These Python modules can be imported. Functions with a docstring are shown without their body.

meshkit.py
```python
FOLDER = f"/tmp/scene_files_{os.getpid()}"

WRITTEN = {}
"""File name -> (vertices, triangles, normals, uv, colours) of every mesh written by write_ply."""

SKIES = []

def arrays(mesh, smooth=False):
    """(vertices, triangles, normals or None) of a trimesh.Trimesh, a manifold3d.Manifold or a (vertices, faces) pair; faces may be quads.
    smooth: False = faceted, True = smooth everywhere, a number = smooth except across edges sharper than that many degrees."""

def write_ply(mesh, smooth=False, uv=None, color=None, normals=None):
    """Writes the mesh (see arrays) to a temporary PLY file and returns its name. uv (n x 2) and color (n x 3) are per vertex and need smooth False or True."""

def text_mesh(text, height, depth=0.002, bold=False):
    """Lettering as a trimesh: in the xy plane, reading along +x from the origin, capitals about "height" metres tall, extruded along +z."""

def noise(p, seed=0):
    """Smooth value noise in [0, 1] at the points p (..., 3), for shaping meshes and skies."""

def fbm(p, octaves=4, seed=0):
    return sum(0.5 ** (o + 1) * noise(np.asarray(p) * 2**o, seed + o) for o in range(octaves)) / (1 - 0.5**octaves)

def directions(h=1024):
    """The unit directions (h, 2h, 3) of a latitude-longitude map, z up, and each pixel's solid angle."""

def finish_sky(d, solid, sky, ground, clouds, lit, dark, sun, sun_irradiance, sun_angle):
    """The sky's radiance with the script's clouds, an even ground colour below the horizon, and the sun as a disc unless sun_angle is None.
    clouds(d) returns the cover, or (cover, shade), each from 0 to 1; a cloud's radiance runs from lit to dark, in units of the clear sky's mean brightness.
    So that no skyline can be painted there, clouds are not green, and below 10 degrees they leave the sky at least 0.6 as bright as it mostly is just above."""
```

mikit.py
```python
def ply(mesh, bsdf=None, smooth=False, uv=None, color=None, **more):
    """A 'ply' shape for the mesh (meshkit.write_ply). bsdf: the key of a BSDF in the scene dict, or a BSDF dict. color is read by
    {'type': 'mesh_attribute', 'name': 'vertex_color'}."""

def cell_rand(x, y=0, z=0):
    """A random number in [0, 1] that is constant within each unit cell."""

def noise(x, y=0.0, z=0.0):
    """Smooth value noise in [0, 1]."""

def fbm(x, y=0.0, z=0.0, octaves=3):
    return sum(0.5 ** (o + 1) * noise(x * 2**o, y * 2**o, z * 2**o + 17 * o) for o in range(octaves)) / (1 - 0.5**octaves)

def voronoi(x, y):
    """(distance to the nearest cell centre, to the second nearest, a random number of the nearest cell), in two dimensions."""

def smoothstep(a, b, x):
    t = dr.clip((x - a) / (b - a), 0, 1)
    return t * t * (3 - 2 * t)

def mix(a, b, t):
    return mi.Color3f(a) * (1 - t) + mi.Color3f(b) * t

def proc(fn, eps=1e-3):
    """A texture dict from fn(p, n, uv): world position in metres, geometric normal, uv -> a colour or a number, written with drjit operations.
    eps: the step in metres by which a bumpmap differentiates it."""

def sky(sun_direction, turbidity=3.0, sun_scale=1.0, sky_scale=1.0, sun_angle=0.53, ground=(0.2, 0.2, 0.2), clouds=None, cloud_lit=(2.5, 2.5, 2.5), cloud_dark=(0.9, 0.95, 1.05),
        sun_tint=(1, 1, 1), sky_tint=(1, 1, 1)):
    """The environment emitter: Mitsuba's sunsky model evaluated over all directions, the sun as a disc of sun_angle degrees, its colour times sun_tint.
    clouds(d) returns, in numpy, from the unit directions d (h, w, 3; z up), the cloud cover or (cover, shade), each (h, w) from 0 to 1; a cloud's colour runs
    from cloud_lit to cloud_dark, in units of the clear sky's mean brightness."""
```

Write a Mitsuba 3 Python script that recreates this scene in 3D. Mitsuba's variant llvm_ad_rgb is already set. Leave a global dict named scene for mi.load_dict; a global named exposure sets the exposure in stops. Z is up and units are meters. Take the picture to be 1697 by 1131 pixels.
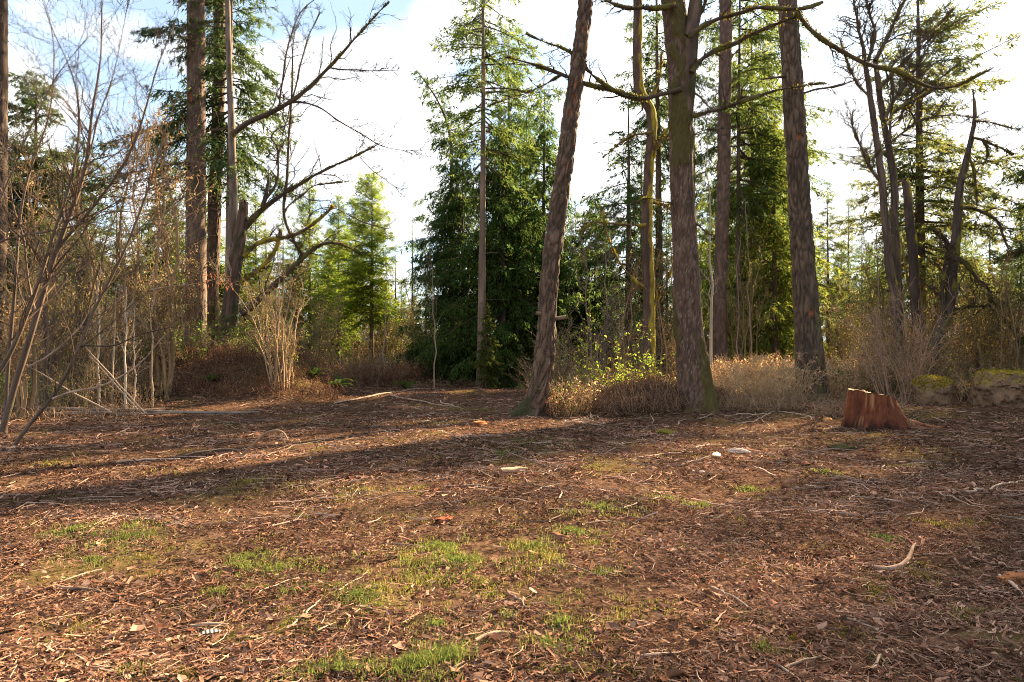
import math
import numpy as np
import trimesh
import mitsuba as mi
import drjit as dr
import mikit
import meshkit
from mikit import proc, noise, fbm, smoothstep, mix

T = mi.ScalarTransform4f
scene, labels = {}, {}

# ---------------------------------------------------------------- camera, sky, exposure
FOC, CX, CY, EYE = 1331.0, 848.5, 565.0, 1.6          # focal length in photo pixels, image centre, eye height
scene['camera'] = {
    'type': 'perspective', 'fov': math.degrees(2 * math.atan(848.5 / FOC)), 'fov_axis': 'x',
    'near_clip': 0.05, 'far_clip': 2000.0,
    'to_world': T().look_at(origin=[0, 0, EYE], target=[0, 1, EYE], up=[0, 0, 1])}
SUN = np.array([0.66, 0.70, 0.54])


def cloud_cover(d):
    z = np.maximum(d[..., 2], 0.04)
    p = np.stack([d[..., 0] / (z + 0.25), d[..., 1] / (z + 0.25), z * 0], -1)
    n = meshkit.fbm(p * 3.6 + 5.0, 6, 3)
    cover = np.clip((n - 0.38) / 0.14, 0, 1)
    shade = np.clip((meshkit.fbm(p * 3.1 + 9.0, 5, 8) - 0.45) / 0.4, 0, 1) * 0.55
    return 0.18 + 0.81 * cover, shade


scene['sky'] = mikit.sky(SUN, turbidity=3, sun_scale=3.0, sun_angle=1.4, clouds=cloud_cover, cloud_lit=(2.2, 2.2, 2.2),
                         cloud_dark=(1.35, 1.42, 1.5), sun_tint=(1.0, 0.91, 0.78), ground=(0.1, 0.08, 0.06))
exposure = 3.25

# ---------------------------------------------------------------- materials
VC = {'type': 'mesh_attribute', 'name': 'vertex_color'}
scene['mat_plain'] = {'type': 'twosided', 'bsdf': {'type': 'diffuse', 'reflectance': dict(VC)}}
scene['mat_bark'] = {'type': 'twosided', 'bsdf': {'type': 'principled', 'base_color': dict(VC), 'roughness': 0.85, 'specular': 0.25}}
scene['mat_leaf'] = {'type': 'principledthin', 'base_color': dict(VC), 'roughness': 0.55, 'diff_trans': 1.2, 'spec_trans': 0.0, 'eta': 1.35}
scene['mat_litter'] = {'type': 'principledthin', 'base_color': dict(VC), 'roughness': 0.6, 'diff_trans': 0.25, 'spec_trans': 0.0, 'eta': 1.4}


def soil_fn(p, n, uv):
    a = fbm(p.x * 0.7, p.y * 0.7, 0.0, 3)
    b = fbm(p.x * 9.0, p.y * 9.0, 3.0, 3)
    c = fbm(p.x * 45.0, p.y * 45.0, 7.0, 2)
    col = mix((0.022, 0.014, 0.010), (0.085, 0.052, 0.036), smoothstep(0.25, 0.75, b * 0.6 + c * 0.4))
    col = mix(col, (0.14, 0.092, 0.064), smoothstep(0.6, 0.8, c) * 0.6)
    return mix(col, (0.07, 0.062, 0.02), smoothstep(0.52, 0.68, a * 0.7 + b * 0.3) * 0.5)


scene['mat_soil'] = {'type': 'twosided', 'bsdf': {'type': 'diffuse', 'reflectance': proc(soil_fn)}}

# ---------------------------------------------------------------- helpers
DOWN = {}


def key_for(base):
    k = DOWN.get(base, 0)
    DOWN[base] = k + 1
    return base if k == 0 else f'{base}_{k:03d}'


def thing(name, label, cat, group=None, kind=None):
    k = key_for(name)
    d = {}
    if label:
        d['label'] = label
    if cat:
        d['category'] = cat
    if group:
        d['group'] = group
    if kind:
        d['kind'] = kind
    labels[k] = d
    return k


def put(key, mesh, bsdf, smooth=True):
    """mesh = (V, F, C): one shape entry with vertex colours."""
    V, F, C = mesh
    scene[key] = mikit.ply((V, F), bsdf, smooth=smooth, color=np.clip(C, 0.002, 0.95))
    return key


def part(parent, name, mesh, bsdf, smooth=True, label=None, kind=None):
    k = key_for(parent + '__' + name)
    put(k, mesh, bsdf, smooth)
    if label or kind:
        labels[k] = {**({'label': label} if label else {}), **({'kind': kind} if kind else {})}
    return k


def cat(meshes):
    V, F, C, at = [], [], [], 0
    for v, f, c in meshes:
        V.append(v)
        F.append(f + at)
        C.append(c)
        at += len(v)
    return np.vstack(V), np.vstack(F), np.vstack(C)


def unit(a):
    return a / (np.linalg.norm(a, axis=-1, keepdims=True) + 1e-12)


def gh(x, y):
    """Height of the ground."""
    x, y = np.asarray(x, float), np.asarray(y, float)
    p = np.stack([x, y, x * 0], -1)
    h = (meshkit.fbm(p * 0.45, 3, 5) - 0.5) * 0.16 + (meshkit.fbm(p * 2.2, 3, 6) - 0.5) * 0.05
    # earth bank on the left
    bx = np.clip((x + 4.7) / 1.6, -1, 0) * -1
    bank = np.where(x < -4.7, bx * bx * (3 - 2 * bx), 0) * np.exp(-((y - 23.2) / 2.0) ** 2) * np.clip((x + 15.5) / 2.0, 0, 1)
    h = h + 1.15 * bank
    h = h + 0.42 * np.exp(-((x - 2.9) / 1.1) ** 2 - ((y - 18.2) / 0.8) ** 2) * (0.55 + 0.9 * meshkit.noise(p * 1.9, 8)) + 0.08 * np.exp(-((x - 4.1) / 1.1) ** 2 - ((y - 18.3) / 0.9) ** 2)
    h = h + 0.0 * x
    h = h + 0.22 * np.exp(-((x - 9.8) / 3.5) ** 2 - ((y - 17.5) / 2.5) ** 2)
    far = np.clip((y - 45) / 60, 0, 1)
    return h * (1 - 0.5 * far)


def at(px, py, d):
    """The point at depth d metres that the photo's pixel (px, py) looks at."""
    return np.array([(px - CX) / FOC * d, d, EYE - (py - CY) / FOC * d])


def ground_at(px, d):
    x = (px - CX) / FOC * d
    return np.array([x, d, float(gh(x, d))])


def path3(pts, depth, k=24, jitter=0.0, seed=0, reach=None):
    """A smooth world path through photo pixels (px, py[, extra depth])."""
    rng = np.random.default_rng(seed)
    P = np.array([at(p[0], p[1], depth + (p[2] if len(p) > 2 else 0)) for p in pts])
    s = np.r_[0, np.cumsum(np.linalg.norm(np.diff(P, axis=0), axis=1))]
    from scipy.interpolate import PchipInterpolator
    u = np.linspace(0, s[-1], k)
    Q = PchipInterpolator(s, P)(u)
    if jitter:
        w = rng.normal(0, 1, (k, 3))
        w = (w + np.roll(w, 1, 0) + np.roll(w, -1, 0)) / 3
        w[0] = 0
        Q = Q + w * jitter
    return Q


def tubes(P, R, sides=3, color=(0.1, 0.08, 0.06), vary=0.0, rng=None):
    """Many tubes at once: P (m, k, 3), R (m, k)."""
    P, R = np.asarray(P, float), np.asarray(R, float)
    m, k, _ = P.shape
    t = unit(np.gradient(P, axis=1))
    mean = unit(P[:, -1] - P[:, 0])
    ref = np.where((np.abs(mean[:, 2]) < 0.8)[:, None], [0, 0, 1.0], [1.0, 0.0, 0.0])
    a = unit(np.cross(t, ref[:, None, :]))
    b = np.cross(t, a)
    ang = np.arange(sides) * 2 * np.pi / sides
    V = P[:, :, None] + R[:, :, None, None] * (np.cos(ang)[None, None, :, None] * a[:, :, None] + np.sin(ang)[None, None, :, None] * b[:, :, None])
    i, j = np.meshgrid(np.arange(k - 1), np.arange(sides), indexing='ij')
    q = np.stack([i * sides + j, i * sides + (j + 1) % sides, (i + 1) * sides + (j + 1) % sides, (i + 1) * sides + j], -1).reshape(-1, 4)
    f = np.vstack([q[:, [0, 1, 2]], q[:, [0, 2, 3]]])
    F = (f[None] + (np.arange(m) * k * sides)[:, None, None]).reshape(-1, 3)
    color = np.asarray(color, float)
    C = np.broadcast_to(color if color.ndim == 2 else color[None], (m, 3)).copy()
    if vary and rng is not None:
        C = C * rng.uniform(1 - vary, 1 + vary, (m, 1))
    return V.reshape(-1, 3), F, np.repeat(C, k * sides, axis=0)


def perp(t, rng):
    r = unit(rng.normal(0, 1, t.shape))
    return unit(r - (r * t).sum(-1, keepdims=True) * t)


def children(P, R, n, rng, length=(0.3, 0.5), s=(0.25, 0.98), angle=(30, 65), up=0.15, k=5, rfac=0.5, wiggle=0.05, rmin=0.003, taper=0.25, byparent=True, curve=0.0):
    """n side shoots on every polyline: (m*n, k, 3) and their radii."""
    m, kk, _ = P.shape
    par = np.repeat(np.arange(m), n)
    u = rng.uniform(*s, m * n)
    x = u * (kk - 1)
    i = np.minimum(x.astype(int), kk - 2)
    f = (x - i)[:, None]
    start = P[par, i] * (1 - f) + P[par, i + 1] * f
    tan = unit(P[par, i + 1] - P[par, i])
    r0 = (R[par, i] * (1 - f[:, 0]) + R[par, i + 1] * f[:, 0]) * rfac
    plen = np.linalg.norm(np.diff(P, axis=1), axis=2).sum(1)[par] if byparent else 1.0
    L = plen * rng.uniform(*length, m * n) * (1 - 0.45 * u)
    a = np.radians(rng.uniform(*angle, m * n))[:, None]
    d = unit(tan * np.cos(a) + perp(tan, rng) * np.sin(a) + np.array([0, 0, up]))
    v = np.linspace(0, 1, k)
    Q = start[:, None] + d[:, None] * (v[None, :, None] * L[:, None, None])
    Q[:, :, 2] += curve * L[:, None] * v[None] ** 2
    w = rng.normal(0, 1, (m * n, k, 3)) * wiggle * L[:, None, None]
    w[:, 0] = 0
    Q += w
    r0 = np.maximum(r0, rmin)
    return Q, np.maximum(r0[:, None] * (1 - (1 - taper) * v[None]), rmin * 0.6)


def resample(P, k):
    s = np.r_[0, np.cumsum(np.linalg.norm(np.diff(P, axis=0), axis=1))]
    u = np.linspace(0, s[-1], k)
    return np.stack([np.interp(u, s, P[:, c]) for c in range(3)], 1)


def trunk(P, r, sides=72, dz=0.06, seed=0, furrow=0.02, fh=7.0, fv=1.2, flare=0.5, flare_h=0.45, light=(0.19, 0.14, 0.105), dark=(0.075, 0.052, 0.04),
          moss=None, moss_col=(0.12, 0.12, 0.022), moss_thick=0.02, lump=0.03, fleck=None, roots=5, z0=None, extra=None, broken=0.0):
    """A trunk along the path P with radii r at evenly spaced knots: furrowed bark, root flare, moss as relief and colour."""
    rng = np.random.default_rng(seed)
    L = np.linalg.norm(np.diff(P, axis=0), axis=1).sum()
    k = max(int(L / dz), 4)
    Q = resample(P, k)
    kern = np.ones(5) / 5
    if k > 12:
        Q2 = np.stack([np.convolve(np.pad(Q[:, c], 2, mode='edge'), kern, 'valid') for c in range(3)], 1)
        Q2[0], Q2[-1] = Q[0], Q[-1]
        Q = Q2
    R = np.interp(np.linspace(0, 1, k), np.linspace(0, 1, len(r)), r)
    h = np.linspace(0, L, k)
    t = unit(np.gradient(Q, axis=0))
    ex = unit(np.cross(np.array([0, 1.0, 0]), t))
    bad = np.abs(t[:, 1]) > 0.9
    ex[bad] = unit(np.cross(np.array([0, 0, 1.0]), t[bad])) if bad.any() else ex[bad]
    ey = np.cross(t, ex)
    th = np.arange(sides) * 2 * np.pi / sides
    c, s = np.cos(th), np.sin(th)
    q = np.stack([np.outer(R, c) * fh, np.outer(R, s) * fh, np.repeat(h[:, None], sides, 1) * fv], -1)
    warp = meshkit.noise(q * 0.35 + 11, seed + 3)[..., None] * 1.6
    n1 = meshkit.noise(q + warp + seed * 7.3, seed)
    n2 = meshkit.noise(q * 2.3 + warp + seed * 3.1, seed + 1)
    qf = q * np.array([0.55, 0.55, 0.45]) + warp * 0.6
    crack = np.minimum(np.abs(2 * n1 - 1) * 2.4, np.abs(2 * meshkit.noise(qf + 40 + seed, seed + 41) - 1) * 3.2)
    fur = np.clip(crack, 0, 1) ** 0.8 * 0.7 + n2 * 0.3
    big = meshkit.fbm(np.stack([np.outer(R, c) * 1.3, np.outer(R, s) * 1.3, np.repeat(h[:, None], sides, 1) * 0.5], -1) + seed, 3, seed + 5) - 0.5
    fl = flare * np.exp(-h / flare_h)[:, None]
    ph = rng.uniform(0, 6.28)
    root = 0.55 + 0.45 * np.cos(roots * th + ph + 0.8 * np.sin(2 * th + ph))[None]
    rad = R[:, None] * (1 + fl * root + big * lump * 4) + (fur - 0.6) * furrow
    col = np.asarray(dark) + (np.asarray(light) - np.asarray(dark)) * np.clip(fur * 1.25 - 0.1, 0, 1)[..., None]
    tone = 0.8 + 0.4 * meshkit.fbm(q * np.array([0.3, 0.3, 0.5]) + 31, 3, seed + 9)
    col = col * tone[..., None] * 0.97
    if fleck is not None:
        f = np.clip((meshkit.noise(q * np.array([4, 4, 4.5]) + 5, seed + 12) - 0.68) / 0.12, 0, 1)
        col = col * (1 - f[..., None]) + np.asarray(fleck) * f[..., None]
    if moss is not None:
        mask = moss(np.repeat(th[None], k, 0), np.repeat(h[:, None], sides, 1))
        mn = meshkit.fbm(np.stack([np.outer(R, c) * 6, np.outer(R, s) * 6, np.repeat(h[:, None], sides, 1) * 2.5], -1) + 17, 4, seed + 21)
        mm = np.clip((mask + (mn - 0.5) * 1.5 - 0.5) / 0.2, 0, 1)
        rad = rad + mm * moss_thick * (0.4 + 1.2 * mn)
        mc = np.asarray(moss_col) * (0.6 + 0.8 * meshkit.noise(q * 3.7 + 3, seed + 30))[..., None]
        col = col * (1 - mm[..., None]) + mc * mm[..., None]
    if extra is not None:
        rad, col = extra(rad, col, np.repeat(th[None], k, 0), np.repeat(h[:, None], sides, 1))
    V = Q[:, None] + rad[..., None] * (c[None, :, None] * ex[:, None] + s[None, :, None] * ey[:, None])
    if broken:
        top = np.clip((h - (L - broken)) / broken, 0, 1)
        jag = meshkit.noise(np.stack([c * 2.5, s * 2.5, c * 0], -1) + seed, seed + 2)
        V[..., 2] -= top[:, None] ** 2 * broken * jag[None] * 1.4
    V = V.reshape(-1, 3)
    i, j = np.meshgrid(np.arange(k - 1), np.arange(sides), indexing='ij')
    qd = np.stack([i * sides + j, i * sides + (j + 1) % sides, (i + 1) * sides + (j + 1) % sides, (i + 1) * sides + j], -1).reshape(-1, 4)
    F = np.vstack([qd[:, [0, 1, 2]], qd[:, [0, 2, 3]]])
    cap = len(V)
    V = np.vstack([V, Q[-1:] - np.array([0, 0, broken * 0.4])])
    C = np.vstack([col.reshape(-1, 3), col[-1].mean(0, keepdims=True)])
    jj = np.arange(sides)
    F = np.vstack([F, np.stack([(k - 1) * sides + jj, (k - 1) * sides + (jj + 1) % sides, np.full(sides, cap)], -1)])
    return V, F, C


def rhombi(pos, d, length, width, nrm, bend=0.0):
    """Leaf-sized rhombi: base pos, direction d, plane normal nrm."""
    w = unit(np.cross(d, nrm))
    l, w_ = length[:, None], width[:, None]
    mid = pos + d * l * 0.42 + nrm * (bend * l)
    V = np.stack([pos, mid + w * w_ * 0.5, pos + d * l, mid - w * w_ * 0.5], 1)
    m = len(pos)
    b = (np.arange(m) * 4)[:, None]
    F = np.vstack([b + [0, 1, 2], b + [0, 2, 3]])
    return V.reshape(-1, 3), F


def needles(pos, d, length, width, nrm):
    """Needle sprays: slim triangles, wide at the foot."""
    w = unit(np.cross(d, nrm)) * (width * 0.5)[:, None]
    V = np.stack([pos - w, pos + w, pos + d * length[:, None]], 1)
    return V.reshape(-1, 3), np.arange(len(pos) * 3).reshape(-1, 3)


def conifer(seed, H, cb, L, nb, leaf=0.22, droop=0.25, pitch=(-0.15, 0.7), hang=0.15, col=(0.045, 0.075, 0.02), dens=1.0, power=0.75, r0=None, bare_low=0, top_bend=0.0,
            gaps=0.0, trunk_col=((0.12, 0.085, 0.066), (0.045, 0.032, 0.026)), twig=1.0, warm=0.25, aspect=0.27, limb_from=0.0, low_thin=0.5):
    """(trunk, limbs, crown) meshes of a conifer of height H with its foot at the origin."""
    rng = np.random.default_rng(seed)
    r0 = r0 or H * 0.011 + 0.03
    leaf, col, nb = leaf * 0.75, np.asarray(col) * 1.6 + np.array([0.006, 0.006, 0.0]), int(nb * 1.5)
    zs = np.linspace(-0.3, H, 14)
    TP = np.stack([top_bend * np.clip((zs / H - 0.75) / 0.25, 0, 1) ** 2 + np.sin(zs * 0.21 + seed) * 0.012 * H ** 0.5, np.cos(zs * 0.17 + seed * 2) * 0.012 * H ** 0.5 + 0 * zs, zs], 1)
    TP[:, :2] -= TP[0, :2]
    TR = r0 * (1 - 0.93 * np.clip(zs / H, 0, 1) ** 0.9)
    tr = trunk(TP, TR, sides=18, dz=max(H / 60, 0.12), seed=seed, furrow=0.012, fh=6, light=trunk_col[0], dark=trunk_col[1], flare=0.35, lump=0.015)
    t = (np.arange(nb) + rng.uniform(0, 1, nb)) / nb
    t = t ** 0.92
    keep = np.ones(nb, bool)
    if gaps:
        g = meshkit.noise(np.stack([t * 9, t * 0, t * 0], -1), seed + 4)
        keep = g > gaps
    t = t[keep]
    nb = len(t)
    z = cb + (H - cb) * t
    prof = (1 - t) ** power * (low_thin + (1 - low_thin) * np.clip(t / 0.2, 0, 1)) + 0.05
    az = rng.uniform(0, 2 * np.pi, nb)
    lop = 1 + 0.25 * np.cos(az - rng.uniform(0, 6.28))
    len_ = L * prof * rng.uniform(0.35, 1.12, nb) * lop
    sl = pitch[0] + (pitch[1] - pitch[0]) * t + rng.normal(0, 0.24, nb)
    dh = np.stack([np.cos(az), np.sin(az), az * 0], -1)
    side = np.stack([-np.sin(az), np.cos(az), az * 0], -1)
    base = np.stack([np.interp(z, TP[:, 2], TP[:, 0]), np.interp(z, TP[:, 2], TP[:, 1]), z], -1)
    dr_ = droop * rng.uniform(0.6, 1.4, nb)
    bow = rng.normal(0, 0.12, nb)

    def on_branch(i, s):
        l = len_[i]
        zz = sl[i] * s - dr_[i] * s ** 2 + 0.35 * dr_[i] * s ** 4
        return base[i] + dh[i] * (l * s)[:, None] + side[i] * (bow[i] * l * s * s)[:, None] + np.stack([s * 0, s * 0, l * zz], -1)

    k = 6
    s_ = np.linspace(0, 1, k)
    ii = np.repeat(np.arange(nb), k)
    LP = on_branch(ii, np.tile(s_, nb)).reshape(nb, k, 3)
    LR = (0.011 * len_ + 0.006)[:, None] * (1 - 0.85 * s_[None])
    limbs = [tubes(LP, LR, 3, np.array([0.09, 0.07, 0.05]), 0.3, rng)]
    if bare_low:
        zb = rng.uniform(max(cb * 0.25, 1.0), cb + 0.5, bare_low)
        ab = rng.uniform(0, 6.28, bare_low)
        lb = rng.uniform(0.15, 0.4, bare_low) * L
        db = np.stack([np.cos(ab), np.sin(ab), rng.normal(-0.15, 0.2, bare_low)], -1)
        st = np.stack([np.interp(zb, TP[:, 2], TP[:, 0]), np.interp(zb, TP[:, 2], TP[:, 1]), zb], -1)
        v = np.linspace(0, 1, 4)
        BP = st[:, None] + db[:, None] * (v[None, :, None] * lb[:, None, None]) + rng.normal(0, 0.03, (bare_low, 4, 3))
        limbs.append(tubes(BP, np.repeat((0.016 * (1 - 0.7 * v))[None], bare_low, 0), 3, np.array([0.13, 0.11, 0.09]), 0.3, rng))
    # side twigs
    nt = np.maximum((len_ * 11.5 * dens / twig).astype(int), 3)
    bi = np.repeat(np.arange(nb), nt)
    m = len(bi)
    s = 0.10 + 0.9 * rng.uniform(0, 1, m) ** 0.85
    sg = rng.choice([-1.0, 1.0], m)
    tl = (0.42 * len_[bi] * (1 - s) ** 0.8 + 0.16 * twig) * rng.uniform(0.6, 1.1, m)
    a = np.radians(rng.uniform(32, 68, m))
    td = unit(dh[bi] * np.cos(a)[:, None] + side[bi] * (sg * np.sin(a))[:, None] + np.stack([a * 0, a * 0, sl[bi] * 0.5 - hang + rng.normal(0, 0.3, m)], -1))
    tb = on_branch(bi, s)
    # leaf sprays along the twigs
    ne = np.maximum((tl / (leaf * 0.19) * dens).astype(int), 2)
    ti = np.repeat(np.arange(m), ne)
    q = len(ti)
    u = rng.uniform(0.0, 1, q)
    pos = tb[ti] + td[ti] * (u * tl[ti])[:, None]
    pos[:, 2] -= hang * 0.6 * tl[ti] * u ** 2
    pos = pos + rng.normal(0, 0.035, (q, 3))
    up = unit(np.array([0, 0, 1.0]) + rng.normal(0, 0.45, (q, 3)))
    lat = unit(np.cross(td[ti], up))
    aa = np.radians(rng.uniform(15, 60, q)) * rng.choice([-1, 1], q)
    d = unit(td[ti] * np.cos(aa)[:, None] + lat * np.sin(aa)[:, None] + np.stack([aa * 0, aa * 0, -hang * rng.uniform(0, 1.6, q) + rng.normal(0, 0.28, q)], -1))
    ll = leaf * rng.uniform(0.55, 1.25, q)
    V, F = needles(pos, d, ll, ll * aspect * rng.uniform(0.8, 1.3, q), up)
    bc = rng.uniform(0.75, 1.25, nb)[bi][ti] * rng.uniform(0.7, 1.3, q)
    w = np.clip(rng.normal(0, warm, q), -0.5, 0.7)[:, None]
    C = np.asarray(col)[None] * bc[:, None] * (1 + w * np.array([[0.8, 0.25, -0.2]]))
    return tr, cat(limbs), (V, F, np.repeat(C, 3, axis=0))


def moved(mesh, loc, rz=0.0, s=1.0):
    V, F, C = mesh
    c, n = math.cos(rz), math.sin(rz)
    M = np.array([[c, -n, 0], [n, c, 0], [0, 0, 1]]) * s
    return V @ M.T + np.asarray(loc), F, C


def moss_side(centre, width, hi=1.0, base_h=0.6):
    def fn(th, h):
        a = np.cos(th - centre)
        m = np.clip((a - math.cos(width)) / 0.5, 0, 1) * 0.75 * np.clip((hi - h) / (0.3 * hi), 0, 1)
        return np.maximum(m, np.clip(1.2 - h / base_h, 0, 1) * 0.95)
    return fn


# ---------------------------------------------------------------- the ground: one sheet to the horizon
def axis(dense_lo, dense_hi, step, far_lo, far_hi, n):
    mid = np.arange(dense_lo, dense_hi + 1e-6, step)
    lo = dense_lo - (np.linspace(0, 1, n) ** 2.2)[1:][::-1] * (dense_lo - far_lo)
    hi = dense_hi + (np.linspace(0, 1, n) ** 2.2)[1:] * (far_hi - dense_hi)
    return np.r_[lo, mid, hi]


gx, gy = axis(-15, 15, 0.18, -500, 500, 40), axis(1.5, 30, 0.18, -60, 700, 40)
X, Y = np.meshgrid(gx, gy)
Z = gh(X, Y)
nx, ny = len(gx), len(gy)
i, j = np.meshgrid(np.arange(ny - 1), np.arange(nx - 1), indexing='ij')
quad = np.stack([i * nx + j, i * nx + j + 1, (i + 1) * nx + j + 1, (i + 1) * nx + j], -1).reshape(-1, 4)
scene['ground'] = mikit.ply((np.stack([X, Y, Z], -1).reshape(-1, 3), quad), 'mat_soil', smooth=True)
labels['ground'] = {'kind': 'structure', 'label': 'bare brown forest soil of the clearing under the litter'}

# ---------------------------------------------------------------- big trunks in front
FIR_L, FIR_D = (0.125, 0.09, 0.064), (0.022, 0.016, 0.012)
MOSS, MOSS_Y, MOSS_D = (0.085, 0.08, 0.016), (0.24, 0.19, 0.022), (0.035, 0.036, 0.013)


def up_out(P, extra, n=8, wob=0.3, seed=0):
    """Carries a trunk that leaves the frame on upwards."""
    rng = np.random.default_rng(seed)
    d = unit(P[-1] - P[-4])
    d[:2] *= 0.6
    u = np.linspace(0, 1, n + 1)[1:]
    return np.vstack([P, P[-1] + d * (u * extra)[:, None] + rng.normal(0, wob * 0.05, (n, 3))])


def bark_pits(rad, col, th, h, pits):
    for (a, hh, wa, wh) in pits:
        m = np.exp(-(((np.angle(np.exp(1j * (th - a)))) / wa) ** 2) ** 2 - ((((h - hh) / wh) ** 2) ** 2))
        rad = rad - 0.035 * m
        col = col * (1 - m[..., None]) + np.array([0.23, 0.075, 0.03]) * m[..., None]
    return rad, col


# leaning fir trunk
P = path3([(872, 700), (886, 672), (898, 633), (905, 562), (911, 456), (922, 372), (936, 269), (947, 185), (959, 101), (971, 0)], 17.3, 40)
P = up_out(P, 9, seed=1)
t1 = thing('fir_tree', 'tall bare fir trunk leaning to the right beside the clearing, red woodpecker holes high up', 'tree')
FR = -math.pi / 2
part(t1, 'trunk', trunk(P, np.array([0.25, 0.2, 0.192, 0.177, 0.158, 0.14, 0.12, 0.1, 0.07]), 90, 0.045, 3, furrow=0.05, fh=17, fv=4.2, flare=0.75, flare_h=0.38, light=(0.13, 0.087, 0.06), dark=(0.022, 0.015, 0.011),
                        moss=lambda th, h: np.clip(1.15 - h / 0.75, 0, 1) * (0.75 + 0.35 * np.cos(th - math.pi)), moss_col=MOSS_D,
                        extra=lambda r, c, th, h: bark_pits(r, c, th, h, [(FR, 7.35, 0.16, 0.06), (FR + .1, 7.05, 0.13, 0.10), (FR - .1, 6.75, 0.2, 0.07), (FR, 8.55, 0.15, 0.05), (FR + .2, 5.6, .12, .04)])), 'mat_bark')
for n_, (px, py, a) in enumerate([(898, 520, 2.6), (926, 527, -0.3)]):
    b = at(px, py, 17.2 if n_ == 0 else 17.25)
    d = np.array([math.cos(a), -0.5, 0.1]) * 0.16
    part(t1, 'stub', tubes(np.array([[b - d * .5, b, b + d * .6, b + d]]), np.array([[0.05, 0.045, 0.04, 0.034]]), 8, np.array([0.16, 0.12, 0.09])), 'mat_bark')

# front maple: two stems grown together
mp = thing('maple_tree', 'thick mossy maple trunk on the low mound, long mossy branches reaching both ways', 'tree')
P = path3([(1158, 690), (1153, 650), (1146, 590), (1139, 500), (1135, 400), (1130, 300), (1128, 200), (1126, 120), (1118, 40), (1112, -30)], 17.6, 40)
P = up_out(P, 5, seed=2)


def maple_moss(th, h):
    right = np.clip((np.cos(th - (-0.45)) - 0.35) / 0.4, 0, 1) * np.clip(1.6 - h / 1.5, 0, 1)
    left = np.clip((np.cos(th - 3.3) - 0.75) / 0.2, 0, 1) * np.clip(1 - np.abs(h - 2.0) / 1.3, 0, 1) * 0.9
    top = np.clip((h - 4.6) / 1.2, 0, 1) * np.clip((np.cos(th + 1.35) + 0.35) / 0.9, 0, 1) * 0.75
    base = np.clip(1.1 - h / 0.5, 0, 1)
    return np.maximum(np.maximum(right, left), np.maximum(top, base))


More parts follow.
